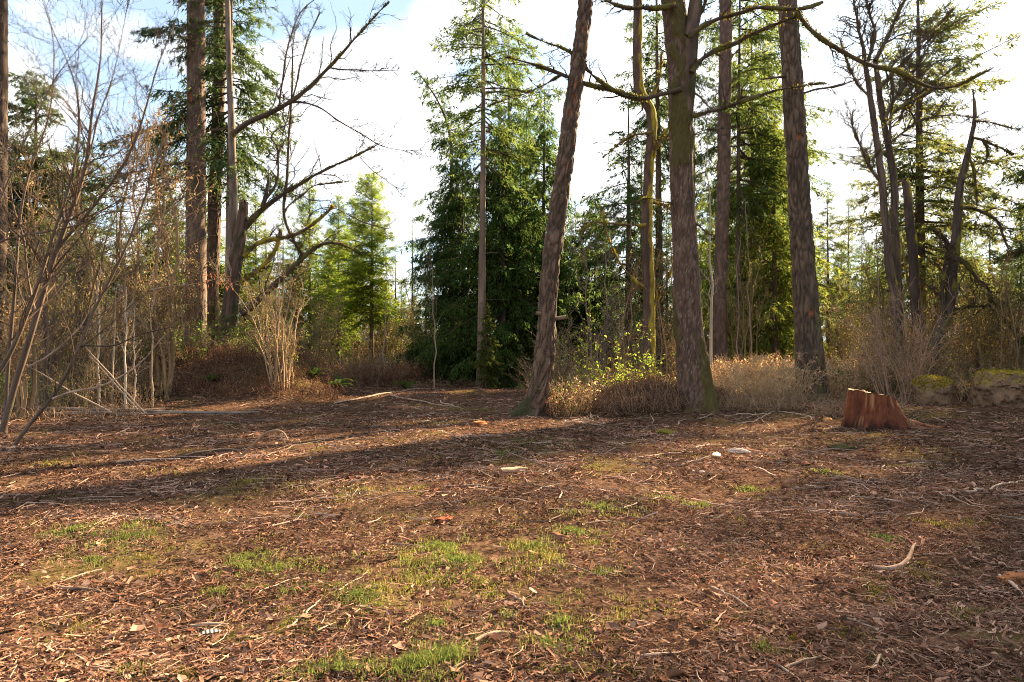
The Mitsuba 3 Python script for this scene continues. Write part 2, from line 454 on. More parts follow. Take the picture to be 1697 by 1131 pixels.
part(mp, 'trunk', trunk(P, np.array([0.38, 0.30, 0.268, 0.255, 0.248, 0.24, 0.23, 0.21]), 96, 0.05, 5, furrow=0.022, fh=18, fv=4, flare=0.5, flare_h=0.45, light=(0.12, 0.077, 0.055), dark=(0.036, 0.023, 0.017),
                        moss=maple_moss, moss_col=(0.058, 0.048, 0.014), moss_thick=0.035, fleck=(0.17, 0.13, 0.105), lump=0.025), 'mat_bark')
P2 = path3([(1130, 270, 0.15), (1137, 200, 0.05), (1141, 140), (1143, 90), (1150, 20), (1165, -60)], 17.42, 20)
part(mp, 'stem', trunk(P2, np.array([0.06, 0.12, 0.14, 0.14, 0.12]), 40, 0.05, 6, furrow=0.01, fh=14, fv=2.4, flare=0, light=(0.13, 0.09, 0.07), dark=(0.05, 0.035, 0.028), moss=lambda th, h: 0.42 + 0.3 * np.cos(th), moss_col=MOSS_D), 'mat_bark')


def moss_fuzz(P, R, n, seed, size, col, bias=(0, 0, 0.35)):
    """Tufts of moss standing out all along a limb."""
    rng = np.random.default_rng(seed)
    k = len(P)
    clump = meshkit.noise(np.stack([np.linspace(0, k * 1.3, 400), np.zeros(400), np.zeros(400)], -1), seed)
    w = np.clip(clump - 0.3, 0.02, 1)
    x = rng.choice(400, n, p=w / w.sum()) / 400 * (k - 1) + rng.uniform(0, 0.02, n)
    i = np.minimum(x.astype(int), k - 2)
    f = (x - i)[:, None]
    c = P[i] * (1 - f) + P[i + 1] * f
    r = R[i] * (1 - f[:, 0]) + R[i + 1] * f[:, 0]
    t = unit(P[i + 1] - P[i])
    d = perp(t, rng)
    d = unit(d + np.array(bias))
    pos = c + d * (r * 0.9)[:, None]
    d2 = unit(d + rng.normal(0, 0.6, (n, 3)))
    l = size * rng.uniform(0.5, 1.5, n)
    V, F = rhombi(pos, d2, l, l * 0.5, perp(d2, rng))
    return V, F, np.repeat(np.asarray(col) * rng.uniform(0.6, 1.5, (n, 1)), 4, 0)


def mossy_limb(parent, pts, depth, r, seed, name='branch', moss=0.55, mcol=MOSS, k=18, twigs=10, twig_len=(0.12, 0.4), sub=3, wob=0.02, wood=(0.075, 0.054, 0.042), thick=0.02, up=0.1, rmin=0.0095, fuzz=None):
    rng = np.random.default_rng(seed)
    P = path3(pts, depth, k, wob, seed)
    L = np.linalg.norm(np.diff(P, axis=0), axis=1).sum()
    me = trunk(P, np.array(r) * (0.66 if moss > 0.2 else 1.0), 12, max(L / 46, 0.04), seed, furrow=0.008, fh=14, fv=3, flare=0.15, flare_h=0.1, light=wood, dark=tuple(0.5 * np.array(wood)),
               moss=(lambda th, h: moss + 0.2 * np.sin(th * 1.0 + 0.6)) if moss else None, moss_col=mcol, moss_thick=thick, lump=0.06)
    key = part(parent, name, me, 'mat_bark')
    if moss and moss > 0.25 if fuzz is None else fuzz:
        part(key, 'moss', moss_fuzz(P, np.interp(np.linspace(0, 1, k), np.linspace(0, 1, len(r)), r), int(260 * L * moss * (1 + 4 * max(r))), seed + 7, 0.045, mcol), 'mat_leaf', kind='stuff')
    if twigs:
        Q, R = children(P[None], np.interp(np.linspace(0, 1, k), np.linspace(0, 1, len(r)), r)[None], int(twigs * 1.4), rng, twig_len, (0.15, 1.0), (30, 75), up, 6, 0.4, 0.035, rmin)
        meshes = [tubes(Q, np.minimum(R, 0.016), 4, np.array(wood) * 0.8, 0.25, rng)]
        if sub:
            Q2, R2 = children(Q, R, sub, rng, (0.25, 0.6), (0.2, 1.0), (25, 65), 0.12, 5, 0.55, 0.05, rmin)
            meshes.append(tubes(Q2, np.minimum(R2, 0.01), 3, np.array(wood) * 0.8, 0.25, rng))
        part(key, 'twigs', cat(meshes), 'mat_plain', kind='stuff')
    return key


mossy_limb(mp, [(1129, 148), (1095, 158), (1062, 164), (1038, 157), (1015, 148), (968, 138), (931, 124), (885, 107), (840, 94)], 17.3, [0.075, 0.06, 0.05, 0.042, 0.032, 0.02], 31, twigs=12, twig_len=(.06, .22))
mossy_limb(mp, [(1062, 164), (1031, 155), (1005, 143), (981, 124), (941, 84), (890, 64), (870, 55)], 17.25, [0.04, 0.034, 0.028, 0.02, 0.01], 32, twigs=10, twig_len=(.08, .25))
mossy_limb(mp, [(931, 124), (915, 134), (894, 144), (847, 161), (800, 180)], 17.3, [0.022, 0.018, 0.012, 0.008], 33, twigs=8, moss=0.4)
mossy_limb(mp, [(1120, 10), (1089, 13), (1048, 15), (1005, 0), (985, -12)], 17.2, [0.06, 0.05, 0.04, 0.03], 34, twigs=6)
mossy_limb(mp, [(1146, 120), (1160, 100), (1176, 87), (1226, 70), (1267, 48), (1290, 38), (1330, 24)], 17.2, [0.075, 0.06, 0.055, 0.045, 0.032], 35, twigs=10, twig_len=(.06, .2))
mossy_limb(mp, [(1139, 60), (1176, 37), (1226, 20), (1267, 12), (1330, 14), (1365, 2)], 17.1, [0.06, 0.05, 0.045, 0.035], 36, twigs=8, twig_len=(.06, .2))
mossy_limb(mp, [(1146, 191), (1179, 185), (1200, 178), (1220, 171), (1270, 155), (1300, 145), (1368, 138)], 17.1, [0.055, 0.045, 0.038, 0.025, 0.012], 37, twigs=14, twig_len=(.08, .3))
mossy_limb(mp, [(1320, 20), (1337, 42), (1354, 60), (1382, 76), (1410, 92), (1440, 108), (1490, 118), (1520, 135), (1545, 149), (1580, 147), (1612, 130), (1645, 112)], 17.0, [0.05, 0.055, 0.055, 0.05, 0.04, 0.025, 0.012], 38, twigs=16, twig_len=(.05, .2), moss=0.62)
mossy_limb(mp, [(1545, 149), (1520, 165), (1490, 180), (1460, 215)], 17.0, [0.035, 0.03, 0.02, 0.01], 39, twigs=6, moss=0.5)
mossy_limb(mp, [(1145, 60), (1158, 30), (1170, 0), (1190, -30)], 17.4, [0.06, 0.05, 0.04, 0.03], 40, twigs=8)
for q_, pts in enumerate([[(1118, 336), (1095, 334), (1078, 328), (1050, 340)], [(1146, 225), (1180, 213), (1230, 214), (1260, 205)], [(1147, 365), (1165, 378), (1180, 392)], [(1126, 118), (1135, 140), (1160, 160), (1176, 178)]]):
    mossy_limb(mp, pts, 17.5, [0.022, 0.018, 0.012, 0.007], 41 + q_, twigs=6, moss=0.3, twig_len=(.15, .5))

# right fir trunk
fr = thing('fir_tree', 'straight thick fir trunk standing just left of the red stump', 'tree')
P = path3([(1347, 676), (1345, 640), (1342, 600), (1336, 500), (1329, 400), (1323, 300), (1317, 200), (1311, 100), (1305, 0), (1302, -60)], 20.3, 40)
P = up_out(P, 10, seed=4)
part(fr, 'trunk', trunk(P, np.array([0.39, 0.305, 0.265, 0.258, 0.232, 0.2, 0.17, 0.13, 0.1]), 92, 0.055, 8, furrow=0.055, fh=15, fv=3.4, flare=0.22, flare_h=0.5, light=FIR_L, dark=FIR_D,
                        moss=moss_side(-1.0, 0.9, 3.2, 0.5), moss_col=(0.09, 0.095, 0.03), moss_thick=0.012,
                        extra=lambda r, c, th, h: bark_pits(r, c, th, h, [(FR, 6.8, 0.25, 0.06), (FR, 2.4, 0.2, 0.07)])), 'mat_bark')
mossy_limb(fr, [(1312, 128), (1290, 128), (1262, 131)], 20.2, [0.035, 0.028, 0.015], 60, moss=0.2, twigs=5)
mossy_limb(fr, [(1318, 160), (1345, 150), (1385, 142), (1430, 130)], 20.2, [0.03, 0.024, 0.012], 61, moss=0.2, twigs=8)

# left fir trunk on the bank
fl = thing('fir_tree', 'straight smooth-looking fir trunk standing on the brushy bank at left', 'tree')
P = path3([(322, 650), (324, 600), (325, 500), (325, 400), (325, 300), (325, 200), (325, 100), (325, 0), (325, -80)], 28.0, 34, 0.01, 7)
P = up_out(P, 8, seed=5)
part(fl, 'trunk', trunk(P, np.array([0.40, 0.365, 0.335, 0.315, 0.3, 0.29, 0.27, 0.24, 0.2]), 96, 0.05, 12, furrow=0.02, fh=13, fv=3, flare=0.15, light=(0.15, 0.108, 0.085), dark=(0.06, 0.042, 0.034),
                        extra=lambda r, c, th, h: bark_pits(r, c, th, h, [(FR - .3, 10.2, 0.25, 0.2)])), 'mat_bark')
fl2 = thing('fir_tree', 'dark furrowed trunk close behind the smooth fir trunk at left', 'tree')
P = path3([(346, 640), (350, 520), (354, 400), (358, 280), (362, 160), (364, 0), (364, -60)], 30.0, 34, 0.02, 8)
part(fl2, 'trunk', trunk(up_out(P, 7, seed=6), np.array([0.27, 0.24, 0.22, 0.2, 0.18, 0.15]), 60, 0.07, 13, furrow=0.03, fh=12, fv=3.5, light=(0.12, 0.08, 0.062), dark=(0.035, 0.025, 0.02), moss=lambda th, h: 0.45 + 0 * th, moss_col=MOSS_D), 'mat_bark')

# mossy maple behind the front maple
mm = thing('maple_tree', 'slim crooked maple with bright yellow moss down its right side', 'tree')
P = path3([(1074, 640), (1075, 560), (1075, 500), (1073, 438), (1071, 380), (1074, 285), (1080, 218), (1081, 190), (1070, 170), (1058, 146), (1055, 100), (1056, 17), (1058, -60)], 21.5, 44, 0.012, 9)
part(mm, 'trunk', trunk(up_out(P, 3, seed=7), np.array([0.17, 0.145, 0.132, 0.126, 0.122, 0.115, 0.1, 0.085, 0.07]), 60, 0.05, 14, furrow=0.012, fh=12, fv=2, flare=0.3, light=(0.11, 0.07, 0.054), dark=(0.045, 0.03, 0.024),
                        moss=lambda th, h: 0.30 + 0.62 * np.clip(np.cos(th + 0.2), -0.6, 1), moss_col=MOSS_Y, moss_thick=0.03), 'mat_bark')
for q_, (pts, r) in enumerate([([(1082, 336), (1095, 337), (1106, 342), (1125, 360)], [0.05, 0.045, 0.02]), ([(1081, 260), (1090, 240), (1098, 232), (1120, 215)], [0.05, 0.04, 0.02]),
                               ([(1082, 220), (1060, 222), (1036, 232), (1000, 262)], [0.04, 0.03, 0.015]), ([(1071, 372), (1030, 372), (990, 368), (960, 385)], [0.035, 0.03, 0.01]),
                               ([(1083, 262), (1100, 220), (1116, 205), (1140, 198)], [0.03, 0.025, 0.015]), ([(1070, 170), (1085, 150), (1092, 130), (1096, 90)], [0.05, 0.04, 0.02]),
                               ([(1074, 520), (1098, 480), (1120, 420), (1128, 370)], [0.03, 0.025, 0.01]), ([(1072, 480), (1040, 450), (1010, 400), (1000, 350)], [0.03, 0.022, 0.01])]):
    mossy_limb(mm, pts, 21.4, r, 70 + q_, moss=0.62, mcol=MOSS_Y, twigs=10, twig_len=(.2, .6), wood=(0.13, 0.095, 0.07))

# fir trunk further back between the maple and the right fir
fb = thing('fir_tree', 'tall reddish fir trunk standing behind, between the maple and the thick right fir', 'tree')
P = path3([(1193, 610), (1194, 500), (1196, 400), (1199, 300), (1200, 200), (1202, 100), (1203, 0), (1203, -80)], 27.0, 34, 0.012, 10)
part(fb, 'trunk', trunk(up_out(P, 9, seed=8), np.array([0.24, 0.222, 0.215, 0.205, 0.19, 0.17, 0.14]), 60, 0.06, 15, furrow=0.03, fh=12, fv=3.5, light=(0.145, 0.095, 0.075), dark=(0.05, 0.034, 0.027)), 'mat_bark')

# left cluster: mossy broken maple
mb = thing('maple_tree', 'mossy old maple with a snapped-off top and low arching limbs, left of the gap', 'tree')
P = path3([(362, 650), (368, 590), (378, 530), (388, 450), (396, 400), (401, 360), (404, 318)], 26.0, 30, 0.02, 11)
part(mb, 'trunk', trunk(P, np.array([0.3, 0.27, 0.25, 0.22, 0.18, 0.12]), 60, 0.06, 16, furrow=0.02, fh=10, light=(0.12, 0.075, 0.058), dark=(0.04, 0.028, 0.022), moss=lambda th, h: 0.42 + 0 * th, moss_col=MOSS_D, broken=0.55), 'mat_bark')
P = path3([(366, 640), (376, 560), (383, 470), (387, 400), (386, 300), (383, 215), (380, 100), (377, 0), (376, -50)], 26.3, 30, 0.015, 12)
part(mb, 'stem', trunk(P, np.array([0.19, 0.18, 0.16, 0.14, 0.12, 0.1, 0.09, 0.07]), 40, 0.06, 17, furrow=0.008, fh=10, light=(0.19, 0.155, 0.13), dark=(0.07, 0.055, 0.045), moss=lambda th, h: 0.40 - 0.03 * h, moss_col=MOSS, flare=0.2), 'mat_bark')
for q_, (pts, r, m_) in enumerate([
        ([(384, 225), (400, 207), (420, 199), (455, 184), (482, 168), (515, 142), (545, 112), (580, 72), (610, 38), (645, 2)], [0.14, 0.12, 0.10, 0.075, 0.05, 0.035, 0.02], 0.5),
        ([(386, 410), (402, 382), (418, 362), (435, 345), (452, 334), (490, 308), (540, 280), (590, 258), (632, 236)], [0.15, 0.13, 0.11, 0.075, 0.05, 0.035, 0.015], 0.55),
        ([(436, 345), (441, 320), (444, 298), (445, 280)], [0.085, 0.075, 0.05, 0.006], 0.1),
        ([(400, 520), (425, 500), (450, 476), (480, 448), (503, 425), (530, 405), (548, 400), (575, 408), (596, 420)], [0.17, 0.16, 0.15, 0.12, 0.09, 0.07, 0.05, 0.03], 0.62),
        ([(404, 425), (430, 402), (455, 397), (478, 392), (505, 380), (530, 362), (552, 340)], [0.08, 0.075, 0.08, 0.07, 0.05, 0.035], 0.7),
        ([(503, 425), (487, 402), (474, 372), (468, 350), (474, 320), (478, 250), (484, 150), (487, 60), (510, 8)], [0.07, 0.07, 0.065, 0.055, 0.04, 0.03, 0.015], 0.3),
        ([(470, 352), (485, 335), (500, 322), (525, 306), (545, 303), (575, 300)], [0.04, 0.035, 0.03, 0.02, 0.01], 0.4),
        ([(508, 378), (520, 350), (545, 343), (590, 362), (640, 380)], [0.025, 0.02, 0.015, 0.008], 0.3),
        ([(440, 330), (455, 310), (461, 285), (460, 240), (448, 232), (500, 200)], [0.04, 0.035, 0.03, 0.02, 0.01], 0.2),
        ([(462, 180), (468, 130), (478, 70), (505, 12), (540, -10)], [0.045, 0.04, 0.03, 0.015], 0.25),
        ([(484, 168), (500, 100), (512, 60), (530, 20)], [0.03, 0.025, 0.012], 0.2),
        ([(484, 168), (530, 178), (560, 200), (600, 222), (640, 246), (700, 250)], [0.03, 0.025, 0.02, 0.012, 0.006], 0.2),
        ([(545, 112), (580, 115), (620, 117), (660, 116)], [0.025, 0.018, 0.008], 0.1),
        ([(384, 470), (420, 452), (445, 430), (460, 405), (465, 380)], [0.09, 0.08, 0.07, 0.06], 0.85),
        ([(596, 260), (640, 300), (680, 318)], [0.015, 0.012, 0.006], 0.1),
        ([(482, 168), (470, 220), (455, 280), (430, 300)], [0.02, 0.016, 0.01], 0.1)]):
    mossy_limb(mb, pts, 26.0, r, 90 + q_, moss=m_, twigs=14 if q_ != 2 else 0, twig_len=(.08, .35), sub=4, mcol=MOSS if q_ not in (4, 13) else MOSS_Y, rmin=0.009)

# broken snag at the left
sn = thing('dead_snag', 'dark broken-off dead trunk standing in the left thicket', 'dead tree')
P = path3([(136, 690), (138, 640), (139, 560), (139, 500), (139, 418)], 24.0, 24, 0.01, 13)
part(sn, 'trunk', trunk(P, np.array([0.29, 0.26, 0.245, 0.23]), 48, 0.06, 18, furrow=0.03, fh=9, light=(0.06, 0.043, 0.034), dark=(0.02, 0.015, 0.012), broken=0.35), 'mat_bark')

# trunk at the left edge
le = thing('fir_tree', 'mottled fir trunk cut by the left edge of the view', 'tree')
P = path3([(-6, 680), (-4, 560), (-2, 400), (0, 200), (2, 0), (2, -70)], 23.0, 24, 0.01, 14)
part(le, 'trunk', trunk(up_out(P, 8, seed=9), np.array([0.24, 0.21, 0.18, 0.16, 0.14]), 48, 0.06, 19, furrow=0.03, fh=10, fv=3.5, light=(0.09, 0.064, 0.05), dark=(0.02, 0.015, 0.012)), 'mat_bark')

# ---------------------------------------------------------------- right-hand bare cluster
rc = thing('maple_tree', 'two-stemmed bare maple rising out of the pale brush at right', 'tree')
P = path3([(1490, 690), (1489, 600), (1484, 500), (1472, 438), (1467, 370), (1461, 300), (1450, 218), (1440, 151), (1434, 108)], 24.0, 34, 0.015, 15)
part(rc, 'trunk', trunk(P, np.array([0.17, 0.15, 0.13, 0.115, 0.105, 0.098, 0.085, 0.07]), 48, 0.06, 20, furrow=0.012, fh=10, light=(0.13, 0.095, 0.078), dark=(0.05, 0.036, 0.03), moss=lambda th, h: 0.5 * np.clip(np.cos(th), 0, 1) + 0.12, moss_col=MOSS_Y), 'mat_bark')
P = path3([(1494, 680), (1492, 560), (1486, 450), (1482, 370), (1480, 302), (1472, 240), (1464, 201), (1456, 151), (1450, 100)], 24.4, 34, 0.015, 16)
part(rc, 'stem', trunk(P, np.array([0.14, 0.13, 0.12, 0.11, 0.1, 0.085, 0.07]), 40, 0.06, 21, furrow=0.012, fh=10, light=(0.13, 0.095, 0.078), dark=(0.05, 0.036, 0.03), moss=lambda th, h: 0.5 * np.clip(np.cos(th), 0, 1) + 0.12, moss_col=MOSS_Y), 'mat_bark')
for q_, (pts, r) in enumerate([
        ([(1434, 110), (1430, 75), (1424, 50), (1416, 10), (1410, -20)], [0.09, 0.07, 0.05, 0.03]), ([(1436, 110), (1445, 80), (1450, 50), (1440, 20), (1436, -20)], [0.08, 0.06, 0.045, 0.03]),
        ([(1450, 100), (1470, 60), (1485, 30), (1500, 0), (1520, -20)], [0.08, 0.065, 0.05, 0.03]), ([(1455, 150), (1480, 120), (1510, 90), (1545, 50), (1580, 15)], [0.06, 0.05, 0.035, 0.02]),
        ([(1466, 200), (1490, 150), (1520, 110), (1550, 60), (1570, 30)], [0.06, 0.05, 0.035, 0.02]), ([(1462, 300), (1445, 282), (1430, 250), (1418, 225), (1412, 200), (1416, 180)], [0.07, 0.055, 0.045, 0.03, 0.02]),
        ([(1473, 240), (1500, 215), (1535, 196), (1580, 190), (1620, 194)], [0.05, 0.045, 0.03, 0.015]), ([(1440, 160), (1415, 130), (1400, 90), (1390, 60)], [0.05, 0.035, 0.02]),
        ([(1474, 235), (1476, 190), (1480, 150), (1476, 110)], [0.05, 0.045, 0.03]), ([(1490, 200), (1505, 170), (1530, 150), (1565, 140)], [0.045, 0.035, 0.02])]):
    mossy_limb(rc, pts, 24.0, r, 120 + q_, moss=0.45, twigs=22, twig_len=(.2, .6), sub=6, wood=(0.12, 0.09, 0.07), rmin=0.009)
rb = thing('maple_tree', 'dark broken-topped trunk with mossy edge, right of the two-stemmed bare maple', 'tree')
P = path3([(1530, 690), (1528, 610), (1522, 540), (1516, 490), (1513, 430), (1507, 365), (1499, 292)], 23.5, 30, 0.015, 17)
part(rb, 'trunk', trunk(P, np.array([0.18, 0.16, 0.15, 0.135, 0.12, 0.09]), 48, 0.06, 22, furrow=0.015, fh=10, light=(0.085, 0.06, 0.048), dark=(0.03, 0.022, 0.018), moss=lambda th, h: 0.62 * np.clip(np.cos(th), 0, 1) + 0.1, moss_col=MOSS_Y, broken=0.3), 'mat_bark')
rd = thing('maple_tree', 'mossy crooked trunk bending right with drooping dead arms, rightmost of the bare trunks', 'tree')
P = path3([(1543, 640), (1550, 576), (1557, 548), (1574, 502), (1578, 449), (1584, 385), (1588, 330), (1600, 269), (1613, 215), (1616, 190), (1613, 150)], 22.5, 34, 0.012, 18)
part(rd, 'trunk', trunk(P, np.array([0.15, 0.145, 0.14, 0.13, 0.11, 0.09, 0.06, 0.02]), 48, 0.05, 23, furrow=0.012, fh=10, light=(0.085, 0.062, 0.05), dark=(0.035, 0.026, 0.02), moss=lambda th, h: 0.45 + 0.3 * np.cos(th), moss_col=(0.13, 0.12, 0.022)), 'mat_bark')
for q_, (pts, r) in enumerate([
        ([(1580, 430), (1568, 400), (1558, 388), (1545, 379)], [0.1, 0.09, 0.07, 0.05]), ([(1582, 425), (1597, 432), (1620, 463), (1644, 490), (1636, 509), (1610, 508), (1580, 514)], [0.09, 0.07, 0.06, 0.045, 0.03]),
        ([(1566, 530), (1562, 480), (1566, 440), (1572, 415)], [0.07, 0.07, 0.06]), ([(1592, 345), (1606, 343), (1636, 354), (1656, 371), (1667, 403), (1678, 420), (1690, 415)], [0.06, 0.05, 0.045, 0.03, 0.02]),
        ([(1612, 228), (1630, 232), (1650, 240), (1680, 255)], [0.045, 0.035, 0.02]), ([(1605, 255), (1614, 280), (1618, 310), (1620, 340)], [0.035, 0.03, 0.02]), ([(1630, 232), (1638, 255), (1626, 275)], [0.03, 0.025, 0.015]),
        ([(1640, 490), (1660, 520), (1685, 560)], [0.03, 0.02, 0.01]), ([(1616, 200), (1650, 205), (1690, 215)], [0.03, 0.02, 0.01])]):
    mossy_limb(rd, pts, 22.4, r, 140 + q_, moss=0.6, twigs=14, twig_len=(.15, .5), sub=4, wood=(0.075, 0.055, 0.045), rmin=0.007)

# ---------------------------------------------------------------- conifers
FORM = {}


def prototype(name, **kw):
    tr, li, cr = conifer(**kw)
    for nm, me, b in (('trunk', tr, 'mat_bark'), ('limbs', li, 'mat_plain'), ('crown', cr, 'mat_leaf')):
        V, F, C = me
        scene[f'form_{name}_{nm}'] = {'type': 'shapegroup', 'piece': mikit.ply((V, F), b, smooth=True, color=np.clip(C, 0.002, 0.9))}
    FORM[name] = kw['H']


prototype('young', seed=201, H=10, cb=1.3, L=2.1, nb=190, leaf=0.2, droop=0.2, pitch=(-0.1, 0.8), hang=0.1, col=(0.085, 0.125, 0.022))
prototype('slim', seed=202, H=11, cb=2.2, L=1.5, nb=90, leaf=0.2, droop=0.25, pitch=(-0.2, 0.7), hang=0.15, col=(0.06, 0.095, 0.024), gaps=0.2)
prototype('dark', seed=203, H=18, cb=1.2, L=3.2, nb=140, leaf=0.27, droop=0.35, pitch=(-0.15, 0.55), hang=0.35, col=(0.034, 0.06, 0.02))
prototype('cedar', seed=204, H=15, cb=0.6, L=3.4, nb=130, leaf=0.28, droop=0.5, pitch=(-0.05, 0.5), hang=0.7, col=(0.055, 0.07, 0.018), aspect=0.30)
prototype('ragged', seed=205, H=16, cb=3.5, L=3.0, nb=90, leaf=0.27, droop=0.3, pitch=(-0.3, 0.5), hang=0.25, col=(0.06, 0.078, 0.024), gaps=0.2, bare_low=20)
prototype('tall', seed=206, H=26, cb=9, L=3.8, nb=130, leaf=0.30, droop=0.3, pitch=(-0.3, 0.55), hang=0.3, col=(0.05, 0.078, 0.02), gaps=0.15, bare_low=24)
prototype('sparse', seed=207, H=12, cb=1.5, L=1.4, nb=55, leaf=0.2, droop=0.1, pitch=(-0.05, 0.7), hang=0.05, col=(0.10, 0.11, 0.035), dens=0.6, gaps=0.25)


def far_conifer(form, px, d, top, label, group=None, rz=None, wide=1.0, name='conifer'):
    g = ground_at(px, d)
    h = EYE - (top - CY) / FOC * d - g[2]
    s = h / FORM[form]
    t = thing(name, label, 'tree', group)
    rz = (px * 1.7 + d * 31) % 360 if rz is None else rz
    m = T().translate([float(v) for v in g]).rotate([0, 0, 1], rz).scale([s * wide, s * wide, s])
    for nm in ('trunk', 'limbs', 'crown'):
        k = f'{t}__{nm}'
        scene[k] = {'type': 'instance', 'to_world': m, 'group': {'type': 'ref', 'id': f'form_{form}_{nm}'}}
        if nm != 'trunk':
            labels[k] = {'kind': 'stuff'}
    return t


def own_conifer(px, d, top, label, group=None, name='conifer', foot=None, **kw):
    g = ground_at(px, d)
    H = EYE - (top - CY) / FOC * d - g[2]
    tr, li, cr = conifer(H=H, **kw)
    t = thing(name, label, 'tree', group)
    part(t, 'trunk', moved(tr, g), 'mat_bark')
    part(t, 'limbs', moved(li, g), 'mat_plain', kind='stuff')
    part(t, 'crown', moved(cr, g), 'mat_leaf', kind='stuff')
    return t


# centre
own_conifer(797, 27.8, -200, 'tall fir with a long bare trunk and high crown, centre of the view', seed=301, name='fir_tree', cb=7.6, L=3.0, nb=95, leaf=0.24, droop=0.25, pitch=(-0.35, 0.6), hang=0.3, col=(0.06, 0.088, 0.024), r0=0.17, bare_low=14, dens=0.8,
            trunk_col=((0.22, 0.16, 0.125), (0.1, 0.072, 0.056)))
own_conifer(748, 33, 118, 'dark ragged conifer with its thin top bent to the left', seed=302, cb=1.5, L=2.5, nb=150, leaf=0.24, droop=0.35, pitch=(-0.2, 0.4), hang=0.4, col=(0.036, 0.062, 0.022), r0=0.2, top_bend=-1.4, gaps=0.1, bare_low=10)
own_conifer(846, 35, 60, 'slender conifer with a pale thin trunk right of the tall centre fir', seed=303, cb=3.0, L=3.0, nb=150, leaf=0.25, droop=0.35, pitch=(-0.2, 0.5), hang=0.45, col=(0.05, 0.08, 0.022), r0=0.18, gaps=0.15)
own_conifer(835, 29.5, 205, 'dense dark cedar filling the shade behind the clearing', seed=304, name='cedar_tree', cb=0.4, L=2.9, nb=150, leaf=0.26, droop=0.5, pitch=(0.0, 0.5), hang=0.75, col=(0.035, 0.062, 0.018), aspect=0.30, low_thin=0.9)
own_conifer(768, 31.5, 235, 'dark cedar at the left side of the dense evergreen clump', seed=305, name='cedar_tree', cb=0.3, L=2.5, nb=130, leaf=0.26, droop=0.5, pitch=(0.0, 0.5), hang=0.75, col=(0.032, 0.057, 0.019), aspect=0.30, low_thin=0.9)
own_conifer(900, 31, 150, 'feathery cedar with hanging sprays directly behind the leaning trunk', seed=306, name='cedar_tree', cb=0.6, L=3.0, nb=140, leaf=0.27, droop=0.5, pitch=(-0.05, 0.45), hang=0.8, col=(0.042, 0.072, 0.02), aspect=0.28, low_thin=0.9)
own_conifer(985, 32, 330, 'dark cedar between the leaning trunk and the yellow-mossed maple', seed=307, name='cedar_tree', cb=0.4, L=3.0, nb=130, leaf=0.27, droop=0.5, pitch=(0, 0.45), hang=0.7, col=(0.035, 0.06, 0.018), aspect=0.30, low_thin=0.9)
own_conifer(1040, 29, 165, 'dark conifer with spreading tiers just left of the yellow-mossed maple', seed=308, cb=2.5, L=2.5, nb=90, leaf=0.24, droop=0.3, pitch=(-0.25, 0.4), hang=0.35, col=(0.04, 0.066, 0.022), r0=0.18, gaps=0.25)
own_conifer(1092, 30, -120, 'grey-trunked conifer between the two maples, crown high above', seed=309, cb=8.4, L=2.6, nb=70, leaf=0.24, droop=0.3, pitch=(-0.3, 0.5), hang=0.4, col=(0.042, 0.068, 0.022), r0=0.2, bare_low=12, gaps=0.15)
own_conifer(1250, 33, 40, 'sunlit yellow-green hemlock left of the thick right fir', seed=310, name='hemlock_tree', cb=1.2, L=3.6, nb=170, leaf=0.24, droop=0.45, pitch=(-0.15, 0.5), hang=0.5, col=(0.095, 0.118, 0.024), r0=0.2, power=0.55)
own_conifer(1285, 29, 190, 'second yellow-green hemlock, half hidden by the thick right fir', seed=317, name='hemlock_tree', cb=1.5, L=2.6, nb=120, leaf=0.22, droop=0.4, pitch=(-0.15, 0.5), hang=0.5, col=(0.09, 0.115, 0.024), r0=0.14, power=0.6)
own_conifer(130, 37, 225, 'dark conifer above the dark snag', seed=318, cb=2.5, L=3.6, nb=120, leaf=0.28, droop=0.35, pitch=(-0.25, 0.4), hang=0.25, col=(0.036, 0.056, 0.022), r0=0.2, gaps=0.15)
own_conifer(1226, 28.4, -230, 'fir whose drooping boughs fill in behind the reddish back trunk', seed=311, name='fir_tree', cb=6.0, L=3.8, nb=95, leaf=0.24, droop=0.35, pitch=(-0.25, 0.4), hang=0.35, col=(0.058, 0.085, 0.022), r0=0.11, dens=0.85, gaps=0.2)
# left
own_conifer(380, 28.9, -230, 'fir with dark drooping boughs behind the smooth left fir trunk', seed=312, name='fir_tree', cb=7.5, L=4.0, nb=80, leaf=0.27, droop=0.35, pitch=(-0.2, 0.4), hang=0.3, col=(0.034, 0.056, 0.022), r0=0.17, bare_low=16, gaps=0.15, low_thin=0.8,
            trunk_col=((0.26, 0.21, 0.18), (0.12, 0.09, 0.075)))
own_conifer(55, 34, 120, 'big dark conifer behind the bare saplings at the left edge', seed=313, cb=1.8, L=4.4, nb=170, leaf=0.3, droop=0.35, pitch=(-0.2, 0.4), hang=0.25, col=(0.036, 0.055, 0.022), r0=0.26, gaps=0.12, power=0.6)
own_conifer(615, 36, 288, 'bright green young fir with a bare lower stem, at the gap in the trees', seed=314, name='fir_tree', cb=2.4, L=2.2, nb=210, leaf=0.2, droop=0.2, pitch=(-0.2, 0.75), hang=0.15, col=(0.12, 0.165, 0.02), r0=0.13, bare_low=8, power=0.65)
own_conifer(1523, 27, -110, 'big conifer with long layered boughs behind the bare right-hand trunks', seed=315, name='fir_tree', cb=4.0, L=3.9, nb=115, leaf=0.26, droop=0.3, pitch=(-0.15, 0.5), hang=0.18, col=(0.075, 0.09, 0.03), r0=0.24, gaps=0.12, dens=0.9, low_thin=0.75)
own_conifer(1760, 24, 20, 'dark conifer boughs entering at the right edge of the view', seed=316, cb=3.0, L=3.2, nb=110, leaf=0.25, droop=0.3, pitch=(-0.2, 0.4), hang=0.3, col=(0.045, 0.066, 0.026), r0=0.2, gaps=0.25)

